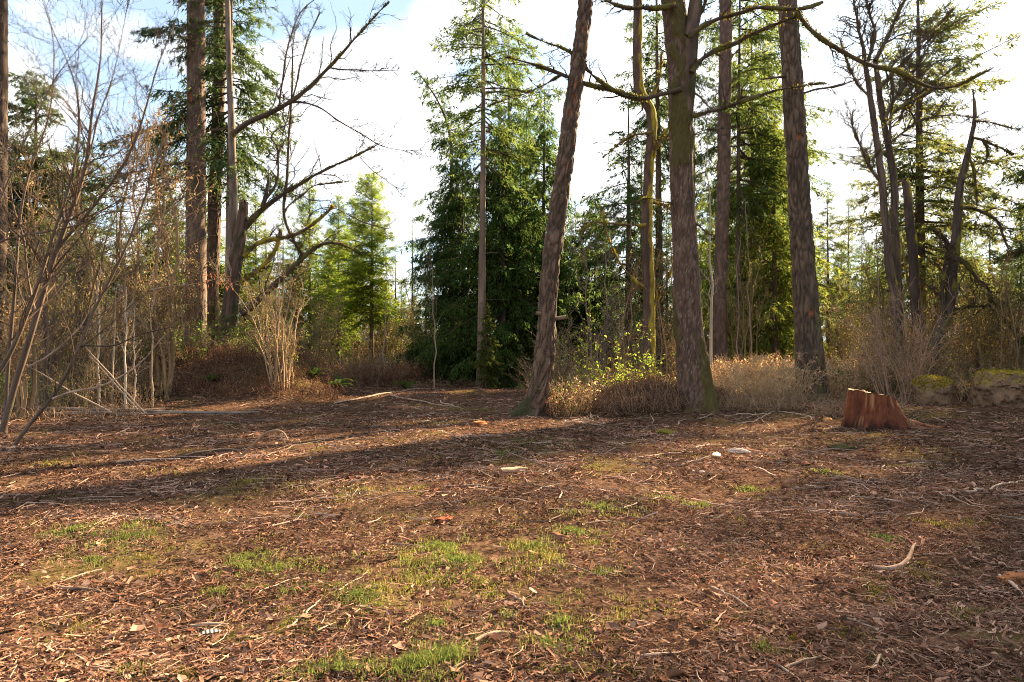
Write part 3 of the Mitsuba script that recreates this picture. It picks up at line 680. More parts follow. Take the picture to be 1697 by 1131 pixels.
for args in [
        ('cedar', 806, 26.9, 500, 'low young cedar hiding the foot of the tall centre fir'),
        ('young', 560, 39, 325, 'green young fir just left of the bright young fir'),
        ('young', 513, 40, 300, 'pointed young fir behind the arching mossy limb'),
        ('slim', 470, 42, 345, 'slim young fir behind the cane clump'),
        ('sparse', 684, 40, 352, 'thin pale young conifer standing in the sky gap'),
        ('sparse', 655, 44, 410, 'small pale young conifer low in the sky gap'),
        ('sparse', 705, 42, 395, 'thin young conifer at the right side of the sky gap'),
        ('slim', 230, 38, 330, 'thin conifer with bare lower stem right of the dark snag'),
        ('ragged', 270, 36, 215, 'ragged greenish conifer left of the smooth fir trunk'),
        ('ragged', 195, 44, 300, 'greyish ragged conifer above the pale poles'),
        ('slim', 100, 46, 420, 'small conifer left of the dark snag'),
        ('slim', 440, 40, 380, 'conifer behind the snapped-off maple'),
        ('dark', 300, 48, 330, 'dark conifer filling behind the smooth fir trunk'),
        ('dark', 405, 50, 340, 'dark conifer behind the mossy broken maple'),
        ('cedar', 690, 45, 470, 'low green cedar below the sky gap'),
        ('cedar', 640, 42, 455, 'leafy low cedar behind the bright young fir'),
        ('cedar', 580, 46, 450, 'low cedar filling behind the young firs'),
        ('dark', 870, 42, 180, 'dark conifer far behind the tall centre fir'),
        ('dark', 955, 44, 330, 'dark conifer far behind the leaning trunk'),
        ('dark', 1015, 40, 380, 'dark conifer behind the leafy shrub'),
        ('ragged', 1150, 40, 200, 'ragged conifer seen past the right side of the front maple'),
        ('dark', 1105, 42, 330, 'dark conifer behind the yellow-mossed maple'),
        ('young', 1292, 36, 250, 'light green young fir just left of the thick right fir'),
        ('young', 1225, 42, 330, 'sunlit young fir low behind the tan brush'),
        ('ragged', 1372, 34, 300, 'ragged light green conifer just right of the thick right fir'),
        ('slim', 1405, 42, 330, 'slim dark conifer in the sky gap right of the thick right fir'),
        ('slim', 1440, 38, 400, 'small conifer left of the two-stemmed bare maple'),
        ('dark', 1490, 40, 330, 'dark conifer behind the two-stemmed bare maple'),
        ('ragged', 1560, 38, 250, 'ragged conifer behind the crooked mossy trunk'),
        ('ragged', 1640, 36, 330, 'yellowish conifer right of the crooked mossy trunk'),
        ('dark', 1690, 40, 340, 'green conifer low at the right edge'),
        ('cedar', 1600, 42, 430, 'low greenish cedar behind the drooping dead arms'),
        ('cedar', 1380, 44, 470, 'low cedar behind the tan brush at right'),
        ('cedar', 1450, 46, 460, 'low cedar far behind the pale brush'),
        ('young', 340, 44, 300, 'light green fir behind the furrowed trunk'), ('young', 425, 43, 325, 'light green fir right of the snapped-off maple'), ('cedar', 485, 38, 420, 'bushy yellow-green cedar behind the low mossy limb'),
        ('young', 590, 46, 330, 'green fir peeking out left of the bright young fir'), ('young', 275, 45, 330, 'light green fir seen between the tan bare tree and the smooth trunk'), ('cedar', 215, 50, 420, 'bushy cedar behind the pale poles'),
        ('cedar', 360, 42, 430, 'low cedar behind the furrowed trunk'), ('cedar', 545, 41, 450, 'low cedar between the two young firs at the gap'), ('dark', 920, 48, 260, 'conifer top behind the hanging cedar'),
        ('dark', 1065, 46, 240, 'dark conifer high behind the yellow-mossed maple'), ('young', 1310, 46, 300, 'yellow-green fir behind the thick right fir'), ('young', 1395, 48, 400, 'light green fir in the gap right of the thick right fir'),
        ('dark', 1430, 50, 380, 'dark fir behind the small conifers at right'), ('young', 1475, 46, 360, 'light green fir behind the two-stemmed bare maple'), ('ragged', 1520, 46, 300, 'ragged fir behind the dark broken-topped trunk'),
        ('young', 1600, 50, 360, 'light green fir behind the drooping dead arms'), ('young', 1690, 46, 370, 'light green fir at the right edge'), ('cedar', 1640, 44, 450, 'bushy yellow-green cedar behind the rocks'), ('cedar', 1540, 46, 450, 'bushy cedar behind the tall leafless bush'),
        ('young', 545, 44, 380, 'green young fir filling behind the two young firs at the gap'), ('young', 250, 42, 390, 'light green fir behind the tan bare tree'), ('young', 180, 46, 430, 'light green fir low behind the pale poles'),
        ('dark', 20, 44, 330, 'dark fir low at the left edge'), ('young', 1340, 40, 400, 'light green fir right behind the thick right fir'), ('young', 1275, 44, 380, 'green fir low behind the sunlit hemlock'),
        ('young', 1185, 38, 300, 'yellow-green fir behind the reddish back trunk'), ('cedar', 1160, 44, 400, 'low cedar behind the front maple'), ('young', 1545, 42, 420, 'light green fir low behind the dark broken-topped trunk'),
        ('young', 1660, 40, 420, 'light green fir behind the large mossy rock'), ('young', 665, 48, 470, 'pale green fir at the foot of the sky gap'), ('cedar', 715, 40, 440, 'cedar at the left foot of the dark evergreens')]:
    far_conifer(*args)
for (x, y, form, h) in [(14.5, 17, 'dark', 12), (13, 12.5, 'cedar', 9), (16.0, 20.5, 'cedar', 11), (18.5, 24, 'dark', 15), (12.5, 8, 'cedar', 8), (30, 33, 'tall', 26), (24, 27, 'dark', 17), (27, 24, 'tall', 23)]:
    k_ = thing('conifer', 'conifer of the wood just outside the right edge of the view', 'tree', 'conifers right of the view')
    for nm in ('trunk', 'limbs', 'crown'):
        q_ = h / FORM[form]
        scene[f'{k_}__{nm}'] = {'type': 'instance', 'to_world': T().translate([x, y, float(gh(x, y))]).rotate([0, 0, 1], x * 40 % 360).scale([q_, q_, q_]), 'group': {'type': 'ref', 'id': f'form_{form}_{nm}'}}
        if nm != 'trunk':
            labels[f'{k_}__{nm}'] = {'kind': 'stuff'}
rng = np.random.default_rng(77)
LAND = [(10, 'the left edge trunk'), (139, 'the dark snag'), (325, 'the smooth fir trunk'), (400, 'the snapped-off maple'), (520, 'the cane clump'), (615, 'the bright young fir'), (684, 'the thin conifer in the sky gap'), (797, 'the tall centre fir'),
        (905, 'the leaning trunk'), (985, 'the leafy bush'), (1075, 'the yellow-mossed maple'), (1135, 'the front maple'), (1195, 'the reddish back trunk'), (1250, 'the tan brush'), (1330, 'the thick right fir'), (1400, 'the red stump'), (1475, 'the two-stemmed bare maple'), (1580, 'the crooked mossy trunk'), (1668, 'the large mossy rock')]
for n_ in range(46):
    px = -80 + n_ * 41 + rng.uniform(-18, 18)
    d = rng.uniform(55, 85)
    top = rng.uniform(405, 475) if not (620 < px < 720) else rng.uniform(450, 490)
    if px < 330:
        top = rng.uniform(455, 505)
    form = ['dark', 'cedar', 'ragged', 'young', 'slim'][rng.integers(5)]
    lx, lm = min(LAND, key=lambda q: abs(q[0] - px))
    far_conifer(form, px, d, top, {'dark': 'dark conical', 'cedar': 'low bushy', 'ragged': 'ragged', 'young': 'light green', 'slim': 'slim'}[form] + ' conifer of the far treeline, ' + ('left' if px < lx else 'right') + ' of ' + lm, 'conifers of the far treeline', wide=1.25)

# ---------------------------------------------------------------- left: bare saplings in front
hz = thing('bare_sapling', 'clump of leafless saplings leaning right from the left edge', 'sapling')
WOOD = (0.13, 0.095, 0.072)
for q_, (pts, d, r, tw) in enumerate([
        ([(10, 760), (45, 705), (88, 657), (131, 576), (152, 516), (198, 431), (230, 360), (256, 280), (275, 210), (300, 150)], 12.2, [0.042, 0.04, 0.034, 0.028, 0.018, 0.008], 16),
        ([(4, 715), (22, 645), (53, 548), (72, 484), (92, 414), (117, 350), (144, 270), (152, 180), (166, 111), (168, -20)], 13.0, [0.075, 0.07, 0.06, 0.05, 0.035, 0.02, 0.012], 18),
        ([(80, 450), (108, 395), (131, 373), (171, 322), (215, 255), (249, 158), (265, 97), (292, 37), (300, 0)], 13.0, [0.04, 0.036, 0.03, 0.022, 0.012, 0.006], 16),
        ([(145, 265), (160, 205), (178, 151), (201, 67), (212, 0), (215, -30)], 13.1, [0.02, 0.016, 0.012, 0.006], 10),
        ([(-20, 640), (10, 600), (53, 500), (90, 380), (120, 300), (133, 200), (120, 120), (90, 60), (70, 0)], 12.6, [0.05, 0.045, 0.035, 0.028, 0.018, 0.01], 16),
        ([(8, 730), (14, 600), (24, 480), (30, 380), (45, 290), (85, 180), (90, 80), (75, 10)], 14.0, [0.05, 0.045, 0.035, 0.025, 0.015, 0.008], 14),
        ([(0, 400), (40, 390), (75, 385), (140, 370), (200, 350), (260, 360)], 12.8, [0.02, 0.018, 0.012, 0.006], 10),
        ([(60, 530), (48, 470), (40, 400), (20, 330), (15, 260)], 13.2, [0.03, 0.025, 0.018, 0.008], 10),
        ([(0, 330), (40, 240), (85, 140), (130, 80), (190, 20)], 12.0, [0.02, 0.015, 0.01, 0.006], 8)]):
    mossy_limb(hz, pts, d, [0.72 * v_ for v_ in r], 160 + q_, name='stem', moss=0.12, twigs=int(tw * 1.6), twig_len=(.10, .42), sub=6, wood=WOOD, thick=0.003, wob=0.012, up=0.3, rmin=0.0042)
for q_, (pts, d, r, wd) in enumerate([
        ([(87, 661), (110, 650), (159, 642), (219, 613), (247, 587), (262, 566), (279, 548)], 12.1, [0.018, 0.016, 0.012, 0.005], (0.36, 0.26, 0.19)),
        ([(46, 608), (99, 576), (127, 548), (145, 520), (160, 500)], 12.8, [0.02, 0.017, 0.012, 0.006], (0.3, 0.22, 0.16)),
        ([(134, 573), (187, 573), (233, 555), (300, 541), (345, 545)], 12.2, [0.014, 0.012, 0.008, 0.004], (0.06, 0.045, 0.036)),
        ([(250, 480), (285, 474), (330, 470), (375, 455)], 12.4, [0.012, 0.009, 0.006, 0.004], (0.3, 0.22, 0.14))]):
    mossy_limb(hz, pts, d, r, 180 + q_, name='branch', moss=0, twigs=7, twig_len=(.08, .3), sub=2, wood=wd, rmin=0.003, wob=0.01)
# a few withered catkins and leaves on it
rng = np.random.default_rng(5)
m = 260
pos = np.array([at(rng.uniform(20, 330), rng.uniform(15, 330), rng.uniform(12.3, 13.4)) for _ in range(m)])
me = tubes(pos[:, None] + np.array([0, 0, -1.0])[None, None] * np.linspace(0, 1, 3)[None, :, None] * rng.uniform(0.03, 0.07, (m, 1, 1)), np.full((m, 3), 0.005) * np.array([0.6, 1, 0.5]), 4, np.array([0.22, 0.15, 0.08]), 0.3, rng)
part(hz, 'catkins', me, 'mat_plain', kind='stuff')
m = 60
pos = np.array([at(px_, 448 + 0.16 * abs(px_ - 362) + rng.uniform(0, 26), 12.35 + rng.uniform(-.05, .05)) for px_ in rng.normal(362, 14, m)])
d_ = unit(rng.normal(0, 0.6, (m, 3)) + np.array([0, 0, -1]))
V, F = rhombi(pos, d_, rng.uniform(0.04, 0.09, m), rng.uniform(0.015, 0.035, m), perp(d_, rng), 0.15)
part(hz, 'dead_leaves', (V, F, np.repeat(np.array([0.26, 0.11, 0.055]) * rng.uniform(0.6, 1.3, (m, 1)), 4, 0)), 'mat_leaf', kind='stuff')

# ---------------------------------------------------------------- shrubs, canes, brush


def canes(seed, n, spread, height, r, color, sides=5, k=7, lean=0.5, twigs=5, sub=2, curve=-0.2, vary=0.3, rmin=0.004, bias=(0, 0)):
    """A clump of canes fanning from the origin: (canes, twigs)."""
    rng = np.random.default_rng(seed)
    a = rng.uniform(0, 6.28, n)
    rad = spread * np.sqrt(rng.uniform(0, 1, n))
    b = np.stack([rad * np.cos(a), rad * np.sin(a), np.full(n, -0.1)], -1)
    h = height * rng.uniform(0.3, 1.08, n)
    a2 = a + rng.normal(0, 0.9, n)
    out = (lean * rng.uniform(0.05, 1, n) ** 1.3)[:, None] * np.stack([np.cos(a2), np.sin(a2)], -1) + np.array(bias) + rng.normal(0, 0.05, (n, 2))
    v = np.linspace(0, 1, k)
    P = b[:, None] + np.stack([out[:, 0:1] * v * h[:, None] * (1 + 0.5 * v), out[:, 1:2] * v * h[:, None] * (1 + 0.5 * v), h[:, None] * (v + curve * v ** 3)], -1)
    w = np.cumsum(rng.normal(0, 0.014, P.shape), axis=1) * h[:, None, None]
    w -= w[:, :1]
    P = P + w
    R = np.maximum(r * rng.uniform(0.6, 1.2, n)[:, None] * (1 - 0.75 * v[None]), rmin)
    col = np.asarray(color) * rng.uniform(1 - vary, 1 + vary, (n, 1))
    main = tubes(P, R, sides, col)
    Q, S = children(P, R, twigs, rng, (0.15, 0.4), (0.3, 1.0), (25, 60), 0.15, 5, 0.5, 0.05, rmin)
    tw = [tubes(Q, S, 3, np.repeat(col, twigs, 0))]
    tip = [Q]
    if sub:
        Q2, S2 = children(Q, S, sub, rng, (0.25, 0.6), (0.2, 1.0), (25, 60), 0.1, 4, 0.6, 0.05, rmin)
        tw.append(tubes(Q2, S2, 3, np.repeat(np.repeat(col, twigs, 0), sub, 0)))
        tip.append(Q2)
    return main, cat(tw), P, tip


def leaves_on(tips, n, seed, size, col, droop=0.3, vary=0.3, ratio=0.5):
    rng = np.random.default_rng(seed)
    pts = np.concatenate([t.reshape(-1, 3) for t in tips])
    p = pts[rng.integers(len(pts), size=n)] + rng.normal(0, 0.02, (n, 3))
    d = unit(rng.normal(0, 1, (n, 3)) + np.array([0, 0, -droop]))
    nr = perp(d, rng)
    l = size * rng.uniform(0.6, 1.3, n)
    V, F = rhombi(p, d, l, l * ratio, nr, 0.08)
    C = np.asarray(col) * rng.uniform(1 - vary, 1 + vary, (n, 1)) * (1 + rng.normal(0, 0.12, (n, 3)))
    return V, F, np.repeat(C, 4, 0)


# the cane clump on the bank
g = ground_at(468, 21.2)
cl = thing('hazel_bush', 'fan of pale bare canes growing out of the earth bank', 'bush')
main, tw, P_, tip = canes(11, 26, 0.3, 4.0, 0.026, (0.33, 0.24, 0.15), lean=0.28, twigs=8, sub=4, rmin=0.007)
part(cl, 'canes', moved(main, g), 'mat_plain', kind='stuff')
part(cl, 'twigs', moved(tw, g), 'mat_plain', kind='stuff')
part(cl, 'leaves', moved(leaves_on(tip, 500, 12, 0.05, (0.16, 0.2, 0.03)), g), 'mat_leaf', kind='stuff')

# tall bare shrub by the right-hand trunks
g = ground_at(1490, 19.5)
cl = thing('bare_bush', 'tall leafless bush of pale pinkish stems behind the red stump', 'bush')
main, tw, P_, tip = canes(13, 50, 0.5, 3.1, 0.017, (0.30, 0.205, 0.145), lean=0.36, twigs=9, sub=3, rmin=0.005, bias=(-0.08, 0))
part(cl, 'stems', moved(main, g), 'mat_plain', kind='stuff')
part(cl, 'twigs', moved(tw, g), 'mat_plain', kind='stuff')
part(cl, 'leaves', moved(leaves_on(tip, 300, 14, 0.04, (0.3, 0.2, 0.12)), g), 'mat_leaf', kind='stuff')

# leafy shrub beside the leaning trunk
g = ground_at(1010, 19.0)
cl = thing('leafy_bush', 'bush just breaking into small light green leaves, between leaning trunk and maple', 'bush')
main, tw, P_, tip = canes(15, 26, 0.7, 2.3, 0.013, (0.2, 0.15, 0.09), lean=0.45, twigs=9, sub=3, rmin=0.004)
part(cl, 'stems', moved(main, g), 'mat_plain', kind='stuff')
part(cl, 'twigs', moved(tw, g), 'mat_plain', kind='stuff')
part(cl, 'leaves', moved(leaves_on(tip, 900, 16, 0.07, (0.22, 0.30, 0.04), 0.1), g), 'mat_leaf', kind='stuff')
g = ground_at(415, 24.5)
cl = thing('leafy_bush', 'bush with fresh green leaves at the foot of the broken maple', 'bush')
main, tw, P_, tip = canes(17, 30, 0.9, 2.4, 0.012, (0.18, 0.14, 0.08), lean=0.5, twigs=9, sub=3, rmin=0.005)
part(cl, 'stems', moved(main, g), 'mat_plain', kind='stuff')
part(cl, 'twigs', moved(tw, g), 'mat_plain', kind='stuff')
part(cl, 'leaves', moved(leaves_on(tip, 1100, 18, 0.075, (0.17, 0.25, 0.035), 0.1), g), 'mat_leaf', kind='stuff')
g = ground_at(300, 23.0)
cl = thing('leafy_bush', 'low twiggy bush with green leaves in front of the smooth fir trunk', 'bush')
main, tw, P_, tip = canes(19, 30, 0.9, 1.5, 0.01, (0.15, 0.11, 0.07), lean=0.6, twigs=8, sub=3, rmin=0.005)
part(cl, 'stems', moved(main, g), 'mat_plain', kind='stuff')
part(cl, 'twigs', moved(tw, g), 'mat_plain', kind='stuff')
part(cl, 'leaves', moved(leaves_on(tip, 900, 20, 0.07, (0.12, 0.19, 0.035), 0.1), g), 'mat_leaf', kind='stuff')

# slim saplings: single pale stems
SAP = [(1181, 23.0, 230, 0.05, 'thin pale sapling rising between the front maple and the reddish back trunk', (0.3, 0.27, 0.23)),
       (1243, 26.0, 330, 0.035, 'thin sapling standing in the tan brush', (0.2, 0.16, 0.12)), (1222, 26.5, 360, 0.028, 'slender sapling in the tan brush beside the reddish back trunk', (0.25, 0.2, 0.15)),
       (207, 17.6, 470, 0.034, 'pale upright pole right of the dark snag', (0.42, 0.37, 0.3)), (163, 18.2, 420, 0.035, 'pale upright pole behind the leaning saplings', (0.4, 0.34, 0.27)),
       (222, 18.0, 500, 0.026, 'thin pale pole in the left thicket, right of the tallest pale one', (0.36, 0.3, 0.23)), (186, 18.6, 460, 0.03, 'grey pole in the left thicket close to the dark snag', (0.34, 0.29, 0.22)),
       (252, 18.8, 450, 0.03, 'tan pole left of the smooth fir trunk', (0.3, 0.24, 0.17)), (80, 20, 470, 0.028, 'tan pole at the far left thicket', (0.32, 0.25, 0.17)), (282, 21, 430, 0.034, 'tan pole close to the smooth fir trunk', (0.28, 0.22, 0.15)),
       (1005, 24.5, 390, 0.035, 'bare sapling between the leaning trunk and the yellow-mossed maple', (0.26, 0.2, 0.13)), (1027, 25, 420, 0.03, 'bare sapling left of the yellow-mossed maple', (0.26, 0.2, 0.13)),
       (720, 27, 400, 0.03, 'thin bare sapling at the left side of the dark evergreens', (0.26, 0.2, 0.15)), (636, 30, 440, 0.035, 'thin bare sapling right of the bright young fir', (0.26, 0.22, 0.16)),
       (1118, 23, 330, 0.03, 'thin mossy sapling close behind the front maple', (0.2, 0.17, 0.08)), (1455, 22, 420, 0.028, 'thin sapling left of the bare right-hand bush', (0.24, 0.19, 0.13)), (1660, 22, 430, 0.03, 'thin bare sapling at the right beyond the mossy rocks', (0.22, 0.17, 0.1)),
       (457, 29, 395, 0.06, 'pale straight sapling behind the cane clump', (0.3, 0.24, 0.19))]
for q_, (px, d, top, r, lab, colr) in enumerate(SAP):
    g = ground_at(px, d)
    Hh = EYE - (top - CY) / FOC * d - g[2]
    rng = np.random.default_rng(400 + q_)
    v = np.linspace(0, 1, 12)
    P = np.stack([g[0] + 0.05 * Hh * rng.normal(0, 0.5) * v ** 2, g[1] + 0 * v, g[2] - 0.1 + Hh * v], -1)
    w = rng.normal(0, 0.006, P.shape) * Hh
    w[0] = 0
    P = P + w
    R = r * (1 - 0.8 * v)
    t = thing('sapling', lab, 'sapling')
    part(t, 'stem', tubes(P[None], R[None], 7, np.array(colr)), 'mat_plain')
    Q, S = children(P[None], R[None], 16, rng, (0.1, 0.3), (0.3, 1), (25, 60), 0.35, 6, 0.4, 0.04, 0.005)
    Q2, S2 = children(Q, S, 4, rng, (0.2, 0.5), (0.2, 1), (25, 60), 0.2, 4, 0.6, 0.05, 0.005)
    part(t, 'twigs', cat([tubes(Q, S, 3, np.array(colr) * 0.8, 0.2, rng), tubes(Q2, S2, 3, np.array(colr) * 0.8, 0.2, rng)]), 'mat_plain', kind='stuff')

# bare trees behind
BARE = {'olive': (701, (0.19, 0.16, 0.075)), 'tan': (702, (0.27, 0.19, 0.11)), 'grey': (703, (0.16, 0.125, 0.10))}
for nm, (sd, colr) in BARE.items():
    main, tw, P_, tip = canes(sd, 6, 0.35, 8.0, 0.055, colr, sides=5, k=9, lean=0.22, twigs=16, sub=7, curve=-0.05, rmin=0.0075)
    lm = leaves_on(tip, 1500, sd + 1, 0.07, np.array(colr) * 1.2, 0.4, 0.4, 0.5)
    for a_, me, b_ in (('stems', main, 'mat_plain'), ('twigs', tw, 'mat_plain'), ('buds', lm, 'mat_leaf')):
        scene[f'form_bare_{nm}_{a_}'] = {'type': 'shapegroup', 'piece': mikit.ply(me[:2], b_, smooth=True, color=np.clip(me[2], 0.01, 0.9))}
for (nm, px, d, h, lab) in [
        ('tan', 268, 20.5, 8.2, 'tan-catkinned bare tree just left of the smooth fir trunk'), ('tan', 215, 23, 7.5, 'tan bare tree between the dark snag and the smooth fir trunk'), ('grey', 60, 18, 7.0, 'grey bare tree behind the leaning saplings'),
        ('olive', 20, 24, 6.5, 'olive bare tree at the left edge'), ('olive', 130, 30, 6.5, 'olive bare tree behind the dark snag'), ('tan', 160, 27, 6.0, 'low tan bare tree right behind the dark snag'), ('olive', 520, 27, 4.6, 'olive bare tree behind the cane clump'),
        ('olive', 450, 30, 7.0, 'mossy bare tree behind the broken maple'), ('olive', 690, 36, 5.5, 'olive bare tree below the sky gap'), ('olive', 650, 38, 5.0, 'yellowish bare tree below the sky gap, right of the bright fir'), ('grey', 985, 24, 5.5, 'bare grey tree right of the leaning trunk'),
        ('tan', 1030, 22.5, 4.5, 'bare tan tree left of the yellow-mossed maple'), ('tan', 1110, 22.5, 4.6, 'bare tan tree between the two mossy maples'), ('olive', 1235, 27, 5.5, 'olive bare tree above the tan brush'), ('olive', 1400, 27, 4.5, 'olive bare tree right of the thick right fir'),
        ('tan', 35, 16.5, 6.2, 'tan bare tree close behind the leaning saplings'), ('olive', 100, 19, 6.0, 'mossy-twigged bare tree just left of the dark snag'), ('tan', 185, 20, 6.8, 'tan bare tree just right of the dark snag'), ('tan', 300, 24, 8.5, 'tall tan bare tree hugging the smooth fir trunk'), ('olive', 250, 26, 7.5, 'olive bare tree behind the tan catkinned tree'), ('olive', 1520, 26, 7.5, 'olive bare tree behind the dark broken-topped trunk'), ('olive', 1460, 25.5, 6.5, 'olive twiggy tree close behind the two-stemmed bare maple'), ('olive', 1625, 23, 5.5, 'olive twiggy tree right of the crooked mossy trunk'),
        ('olive', 1640, 25, 5.0, 'olive bare tree behind the large mossy rock'), ('tan', 1690, 22, 4.5, 'tan bare tree at the right edge'), ('olive', 1590, 30, 5.5, 'olive bare tree behind the drooping dead arms'), ('grey', 1700, 28, 6.5, 'greyish bare tree at the right edge, further back'), ('olive', 1440, 32, 5.5, 'olive bare tree left of the two-stemmed bare maple')]:
    g = ground_at(px, d)
    t = thing('bare_tree', lab, 'tree')
    q_ = h / 8.0
    for a_ in ('stems', 'twigs', 'buds'):
        scene[f'{t}__{a_}'] = {'type': 'instance', 'to_world': T().translate([float(v) for v in g]).rotate([0, 0, 1], px * 3.1 % 360).scale(q_), 'group': {'type': 'ref', 'id': f'form_bare_{nm}_{a_}'}}
        if a_ != 'stems':
            labels[f'{t}__{a_}'] = {'kind': 'stuff'}

# brush masses: instances of a few clump forms
BR = {}


def brush_form(name, leaf=None, **kw):
    main, tw, P_, tip = canes(**kw)
    me = cat([main, tw])
    scene['form_brush_' + name] = {'type': 'shapegroup', 'piece': mikit.ply(me[:2], 'mat_plain', smooth=True, color=me[2])}
    BR[name] = ['form_brush_' + name]
    if leaf:
        lm = leaves_on([P_] + tip, leaf[0], kw['seed'] + 50, leaf[1], leaf[2], leaf[3], 0.35, leaf[4] if len(leaf) > 4 else 0.5)
        scene['form_brushleaf_' + name] = {'type': 'shapegroup', 'piece': mikit.ply(lm[:2], 'mat_leaf', smooth=True, color=np.clip(lm[2], 0.01, 0.9))}
        BR[name].append('form_brushleaf_' + name)


brush_form('red', seed=501, n=34, spread=0.5, height=1.1, r=0.008, color=(0.15, 0.085, 0.06), sides=3, k=5, lean=0.6, twigs=4, sub=0, rmin=0.004, leaf=(160, 0.07, (0.19, 0.10, 0.06), 0.6))
brush_form('tan', seed=502, n=44, spread=0.55, height=1.15, r=0.007, color=(0.42, 0.30, 0.18), sides=3, k=5, lean=0.5, twigs=5, sub=2, rmin=0.0055, leaf=(260, 0.055, (0.5, 0.36, 0.2), 0.3))
brush_form('brown', seed=503, n=30, spread=0.5, height=1.5, r=0.010, color=(0.19, 0.14, 0.095), sides=3, k=5, lean=0.5, twigs=5, sub=2, rmin=0.005, leaf=(90, 0.06, (0.2, 0.14, 0.08), 0.4))
brush_form('green', seed=504, n=26, spread=0.5, height=1.3, r=0.009, color=(0.16, 0.13, 0.08), sides=3, k=5, lean=0.6, twigs=5, sub=2, rmin=0.005, leaf=(420, 0.07, (0.11, 0.15, 0.035), 0.2))
brush_form('tall', seed=505, n=22, spread=0.6, height=3.4, r=0.014, color=(0.22, 0.17, 0.11), sides=3, k=6, lean=0.35, twigs=7, sub=3, rmin=0.006, leaf=(260, 0.07, (0.2, 0.17, 0.06), 0.3))


def brush(name, label, kinds, spots, seed, sc=(0.8, 1.25)):
    """spots: (px0, px1, depth0, depth1, count)."""
    rng = np.random.default_rng(seed)
    labels[name] = {'label': label, 'category': 'brush', 'kind': 'stuff'}
    n = 0
    for (p0, p1, d0, d1, cnt) in spots:
        for _ in range(cnt):
            d = rng.uniform(d0, d1)
            g = ground_at(rng.uniform(p0, p1), d)
            s = rng.uniform(*sc)
            m = T().translate([float(v) for v in g]).rotate([0, 0, 1], rng.uniform(0, 360)).scale([s, s, s * rng.uniform(0.85, 1.15)])
            for f in BR[kinds[rng.integers(len(kinds))]]:
                n += 1
                scene[f'{name}__{n:03d}'] = {'type': 'instance', 'to_world': m, 'group': {'type': 'ref', 'id': f}}


brush('russet_brush', 'low russet brush at the far side of the clearing', ['red', 'red', 'brown'], [(560, 660, 28.5, 33, 50), (660, 880, 30.5, 34, 60), (880, 960, 23, 28, 16)], 1, (0.6, 1.0))
brush('bank_brush', 'dark tangled brush covering the earth bank', ['red', 'brown', 'green'], [(225, 430, 22.6, 28, 80), (430, 560, 24.4, 29, 20)], 2, (0.35, 0.75))
brush('thicket', 'bare brown thicket with sparse leaves at far left', ['brown', 'green', 'tall', 'green'], [(-60, 330, 22, 34, 110), (0, 260, 17.6, 21, 14)], 3, (0.6, 1.1))
brush('reddish_brush', 'reddish twigs and dead bracken between leaning trunk and front maple', ['red', 'red', 'tan', 'green'], [(925, 1120, 18.9, 23, 70), (912, 950, 17.4, 18.6, 8)], 4, (0.5, 0.9))
brush('tan_brush', 'dense sunlit tan brush right of the front maple', ['tan'], [(1175, 1335, 21.0, 26, 84), (1370, 1440, 20.5, 26, 36), (1200, 1300, 18.8, 20.5, 12)], 5, (0.6, 1.2))
brush('bare_brush', 'bare grey-brown brush behind the stump and mossy rocks', ['brown', 'tan', 'tall', 'green'], [(1380, 1740, 20.5, 30, 120)], 6, (0.7, 1.1))
brush('shade_brush', 'tall dim brush in front of the dark evergreens', ['brown', 'red', 'tall'], [(700, 880, 30, 33, 16), (880, 1180, 25, 29, 34)], 7, (0.5, 0.9))
brush('distant_brush', 'olive brush low under the far trees', ['green', 'tall', 'brown'], [(-80, 1800, 33, 44, 190)], 8, (0.9, 1.4))


# sword ferns
def fern(seed, n=16, L=0.7, col=(0.05, 0.10, 0.02)):
    rng = np.random.default_rng(seed)
    a = rng.uniform(0, 6.28, n)
    l = L * rng.uniform(0.7, 1.15, n)
    el = rng.uniform(0.6, 1.6, n)
    v = np.linspace(0, 1, 8)
    dh = np.stack([np.cos(a), np.sin(a)], -1)
    P = np.concatenate([dh[:, None, :] * (v * 0.9)[None, :, None] * l[:, None, None], (l[:, None] * (el[:, None] * v - 1.0 * v ** 2 * el[:, None] * 0.75))[..., None]], -1)
    st = tubes(P, np.full((n, 8), 0.004), 3, np.array([0.12, 0.1, 0.04]))
    m = 22
    u = np.tile(np.repeat(np.linspace(0.12, 0.98, m), 2), n)
    fi = np.repeat(np.arange(n), 2 * m)
    sg = np.tile([1.0, -1.0], n * m)
    x = u * 7
    i = np.minimum(x.astype(int), 6)
    f = (x - i)[:, None]
    pos = P[fi, i] * (1 - f) + P[fi, i + 1] * f
    tan = unit(P[fi, i + 1] - P[fi, i])
    lat = np.stack([-np.sin(a[fi]), np.cos(a[fi]), a[fi] * 0], -1) * sg[:, None]
    d = unit(lat + tan * 0.3)
    ln = 0.17 * l[fi] * (1 - u) ** 0.5 * np.clip(u * 6, 0, 1) + 0.01
    V, F = rhombi(pos, d, ln, np.full(len(ln), 0.022), unit(np.cross(d, tan)), 0.05)
    C = np.asarray(col) * rng.uniform(0.7, 1.3, (n, 1))[fi]
    return st, (V, F, np.repeat(C, 4, 0))


for q_, (px, d, L, lab) in enumerate([(556, 23.2, 0.75, 'green sword fern at the right end of the earth bank'), (520, 22.6, 0.5, 'small sword fern beside the cane clump'), (675, 26.5, 0.6, 'low sword fern at the far edge of the clearing'),
                                      (292, 22.4, 0.5, 'dark sword fern in the brush of the bank'), (350, 21.4, 0.45, 'small fern low on the bank below the broken maple')]):
    t = thing('sword_fern', lab, 'fern')
    st, fr_ = fern(600 + q_, 20, L)
    g = ground_at(px, d)
    part(t, 'stalks', moved(st, g), 'mat_plain', kind='stuff')
    part(t, 'fronds', moved(fr_, g), 'mat_leaf', kind='stuff')

